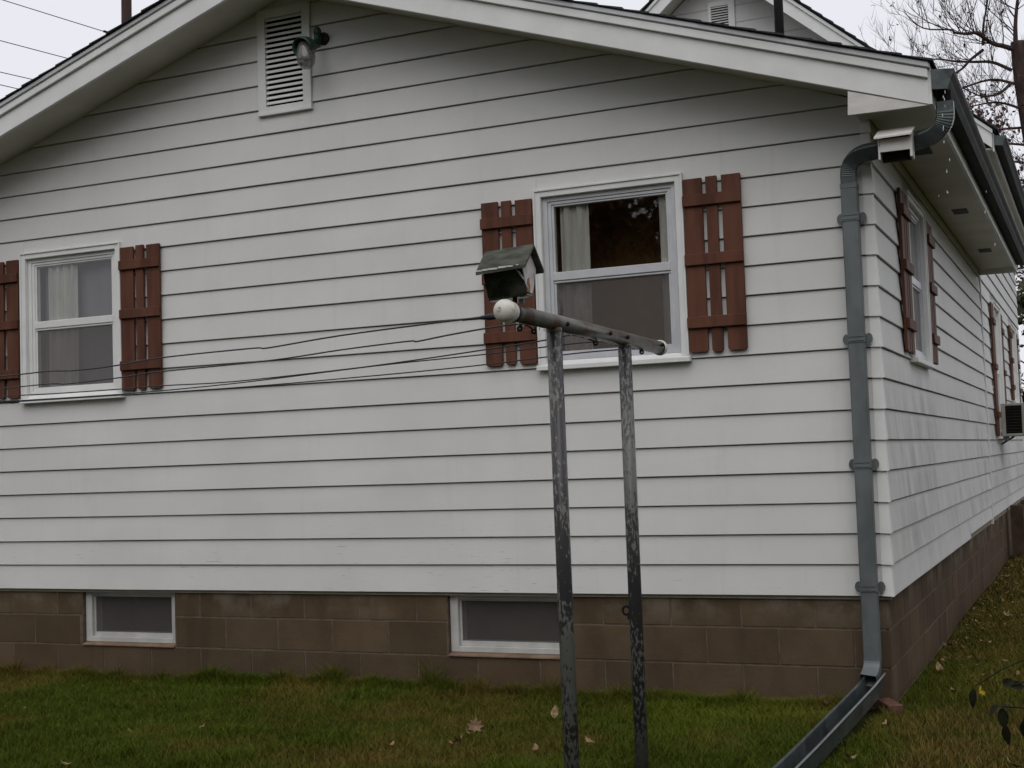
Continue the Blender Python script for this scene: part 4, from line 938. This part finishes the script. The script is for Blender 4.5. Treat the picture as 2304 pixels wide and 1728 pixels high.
for i, (x, y, L, plain, lb) in enumerate(LEAVES):
    o = link('fallen_leaf', leaf_mesh(L, random.uniform(.5, 1.1), 50+i, M['dry'], plain), None, (x, y, float(ground_z(x, y))+.048))
    o.rotation_euler = (random.uniform(.25, .75), random.uniform(-.4, .4), random.uniform(0, 6.28))
    if i in (0, 4): o.rotation_euler = (1.0, .15, .5)
    tag(o, lb, 'leaf', 'fallen leaves on the lawn')
# small litter along the side wall
V = []; F = []; sh_ = []
for i in range(420):
    if i < 330: y = random.uniform(.3, 11); x = .02+abs(random.gauss(0, .28)) + (.05 if y < 1 else 0)
    else: x = random.uniform(-7, 2.2); y = random.uniform(-3, -.1 if x < 0 else 8)
    L = random.uniform(.015, .045); me = leaf_mesh(L, .5, 900+i, M['dry'], True); z = float(ground_z(x, y))+random.uniform(.012, .042)
    Rm = Matrix.Rotation(random.uniform(0, 6.3), 3, 'Z') @ Matrix.Rotation(random.uniform(-.7, .7), 3, 'X'); k0 = len(V)
    for v_ in me.vertices: V.append(tuple(Rm @ v_.co + Vector((x, y, z)))); sh_.append(i*.377 % 1)
    for p in me.polygons: F.append(tuple(k0+q for q in p.vertices))
    bpy.data.meshes.remove(me)
lt = np_mesh('leaf_litter', V, F, M['litter'], shade=sh_, nside=3); tag(lt, 'scattered bits of brown leaf litter in the grass along the side foundation', 'leaf litter', kind='stuff')

# ------------------------------------------------------------------ grass
def fbm(x, y, s, seed):
    r_ = np.random.default_rng(seed); out = np.zeros_like(x); amp = 1.
    for o_ in range(4):
        G = r_.random((64, 64)); fx, fy = (x*s+97.3) % 64, (y*s+41.7) % 64; i, j = fx.astype(int) % 64, fy.astype(int) % 64; u, v_ = fx-np.floor(fx), fy-np.floor(fy)
        u = u*u*(3-2*u); v_ = v_*v_*(3-2*v_); i2, j2 = (i+1) % 64, (j+1) % 64
        out += amp*((G[i, j]*(1-u)+G[i2, j]*u)*(1-v_) + (G[i, j2]*(1-u)+G[i2, j2]*u)*v_); amp *= .55; s *= 2.1
    return out/2.0
def blades(n, xr, yr, hmul):
    return rng.uniform(*xr, n), rng.uniform(*yr, n)
parts = [blades(300000, (-8.2, -.0), (-3.0, .0), 1), blades(105000, (0., 2.4), (-3.0, 4.0), 1), blades(38000, (0., 2.6), (4., 15.), 1), blades(17000, (-7, .0), (-.13, -.005), 1)]
x = np.concatenate([p[0] for p in parts]); y = np.concatenate([p[1] for p in parts])
keep = ~((x < -.02) & (y > -.028)) & ~((np.abs(x+.098-.052*(y+.04)) < .046) & (y < .0)) & ~((np.abs(x+.03) < .07) & (np.abs(y+.09) < .10)); x, y = x[keep], y[keep]; n = len(x)
pat = fbm(x, y, 1.5, 1); fine = fbm(x, y, 6.0, 2); tall = fbm(x, y, 2.6, 3)
dry = np.clip((pat-.47)*3.2, 0, 1)*np.clip(.35+fine, 0, 1); dry = np.clip(dry + .75*np.clip((x+.05)*1.5, 0, 1)*np.clip(fine*1.6-.25, 0, 1) + .45*np.clip((y-.5)/4, 0, 1), 0, 1)
dry = np.where(rng.random(n) < .10, np.clip(dry+.45, 0, 1), dry)
g1 = np.array([.042, .070, .005]); g2 = np.array([.088, .110, .010]); br = np.array([.150, .100, .026])
k = rng.random((n, 1)); col = g1*(1-k)+g2*k; col = col*(1-dry[:, None])+br*dry[:, None]
yel = np.exp(-(((x+.75)/.75)**2+((y+.35)/.45)**2))[:, None]*.55; col = col*(1-yel)+np.array([.125, .145, .015])*yel
col *= rng.uniform(.75, 1.2, (n, 1))*(.72+.56*tall[:, None])
h = (.030+.030*tall+.012*rng.random(n))*(1-.35*dry); h *= .85+.5*np.clip(fine*1.6-.5, 0, 1); h *= 1+.6*np.exp(-((y+.10)/.10)**2)*(x < 0)
# ragged tufts the mower missed
tc = np.stack([np.concatenate([rng.uniform(-7.2, -.1, 46), rng.uniform(-7.0, 1.6, 34)]), np.concatenate([rng.uniform(-.10, -.02, 46), rng.uniform(-2.8, -.3, 34)])], 1)
for tx0, ty0 in tc:
    d2 = (x-tx0)**2+(y-ty0)**2; h *= 1+rng.uniform(.35, 1.0)*np.exp(-d2/rng.uniform(.02, .06)**2)
w = rng.uniform(.0011, .0023, n)*(1+.10*np.clip(y, 0, 12)); th_ = rng.uniform(0, 2*np.pi, n); lean = rng.uniform(.15, .95, n)*h; la = rng.uniform(0, 2*np.pi, n)
z0 = ground_z(x, y)-.004; cx, sx_ = np.cos(th_)*w, np.sin(th_)*w
P0 = np.stack([x-cx, y-sx_, z0], 1); P1 = np.stack([x+cx, y+sx_, z0], 1)
mx_, my = x+np.cos(la)*lean*.4, y+np.sin(la)*lean*.4
P2 = np.stack([mx_+cx*.75, my+sx_*.75, z0+h*.62], 1); P3 = np.stack([mx_-cx*.75, my-sx_*.75, z0+h*.62], 1)
tx, ty = x+np.cos(la)*lean*1.15, y+np.sin(la)*lean*1.15
P4 = np.stack([tx+cx*.12, ty+sx_*.12, z0+h], 1); P5 = np.stack([tx-cx*.12, ty-sx_*.12, z0+h], 1)
V = np.stack([P0, P1, P2, P3, P4, P5], 1).reshape(-1, 3); b_ = np.arange(n)[:, None]*6
F = np.concatenate([b_+np.array([[0, 1, 2, 3]]), b_+np.array([[3, 2, 4, 5]])], 0)
C6 = np.concatenate([np.repeat(col, 6, 0), np.ones((n*6, 1))], 1)
gr = np_mesh('grass', V, F, M['grass'], color=C6); tag(gr, 'short autumn lawn grass, green with brown dry patches', 'grass', kind='stuff')

# ------------------------------------------------------------------ drips falling from the gutter
mb = MB()
D = [(.428, -.42, 2.537), (.428, -.42, 2.51), (.427, -.42, 2.488), (.428, -.42, 2.461), (.427, -.42, 2.429), (.429, -.42, 2.378), (.428, -.42, 2.342), (.429, -.42, 2.277), (.428, -.42, 2.18), (.428, -.42, 2.136), (.429, -.42, 2.04),
     (.301, .3, 2.145), (.364, .3, 2.175), (.535, .3, 2.045), (.555, .3, 2.149), (.583, .3, 1.86), (.50, 1.3, 1.7), (.49, 2.6, 1.4), (.50, .9, 1.1)]
for p in D:
    k = random.uniform(.55, 1.15); w_ = random.uniform(.45, .75); p = (p[0]+random.uniform(-.012, .012), p[1], p[2]+random.uniform(-.02, .02)); mb.lathe([(-.012*k, .0003), (-.004*k, .0028*w_), (.003*k, .0034*w_), (.007*k, .0022*w_), (.008*k, .0003)], p, (0, 0, -1), 8)
dd = mb.obj('falling_drips', M['water'], smooth=True); tag(dd, 'drops of water falling from the dark gutter end', 'water drops', kind='stuff')
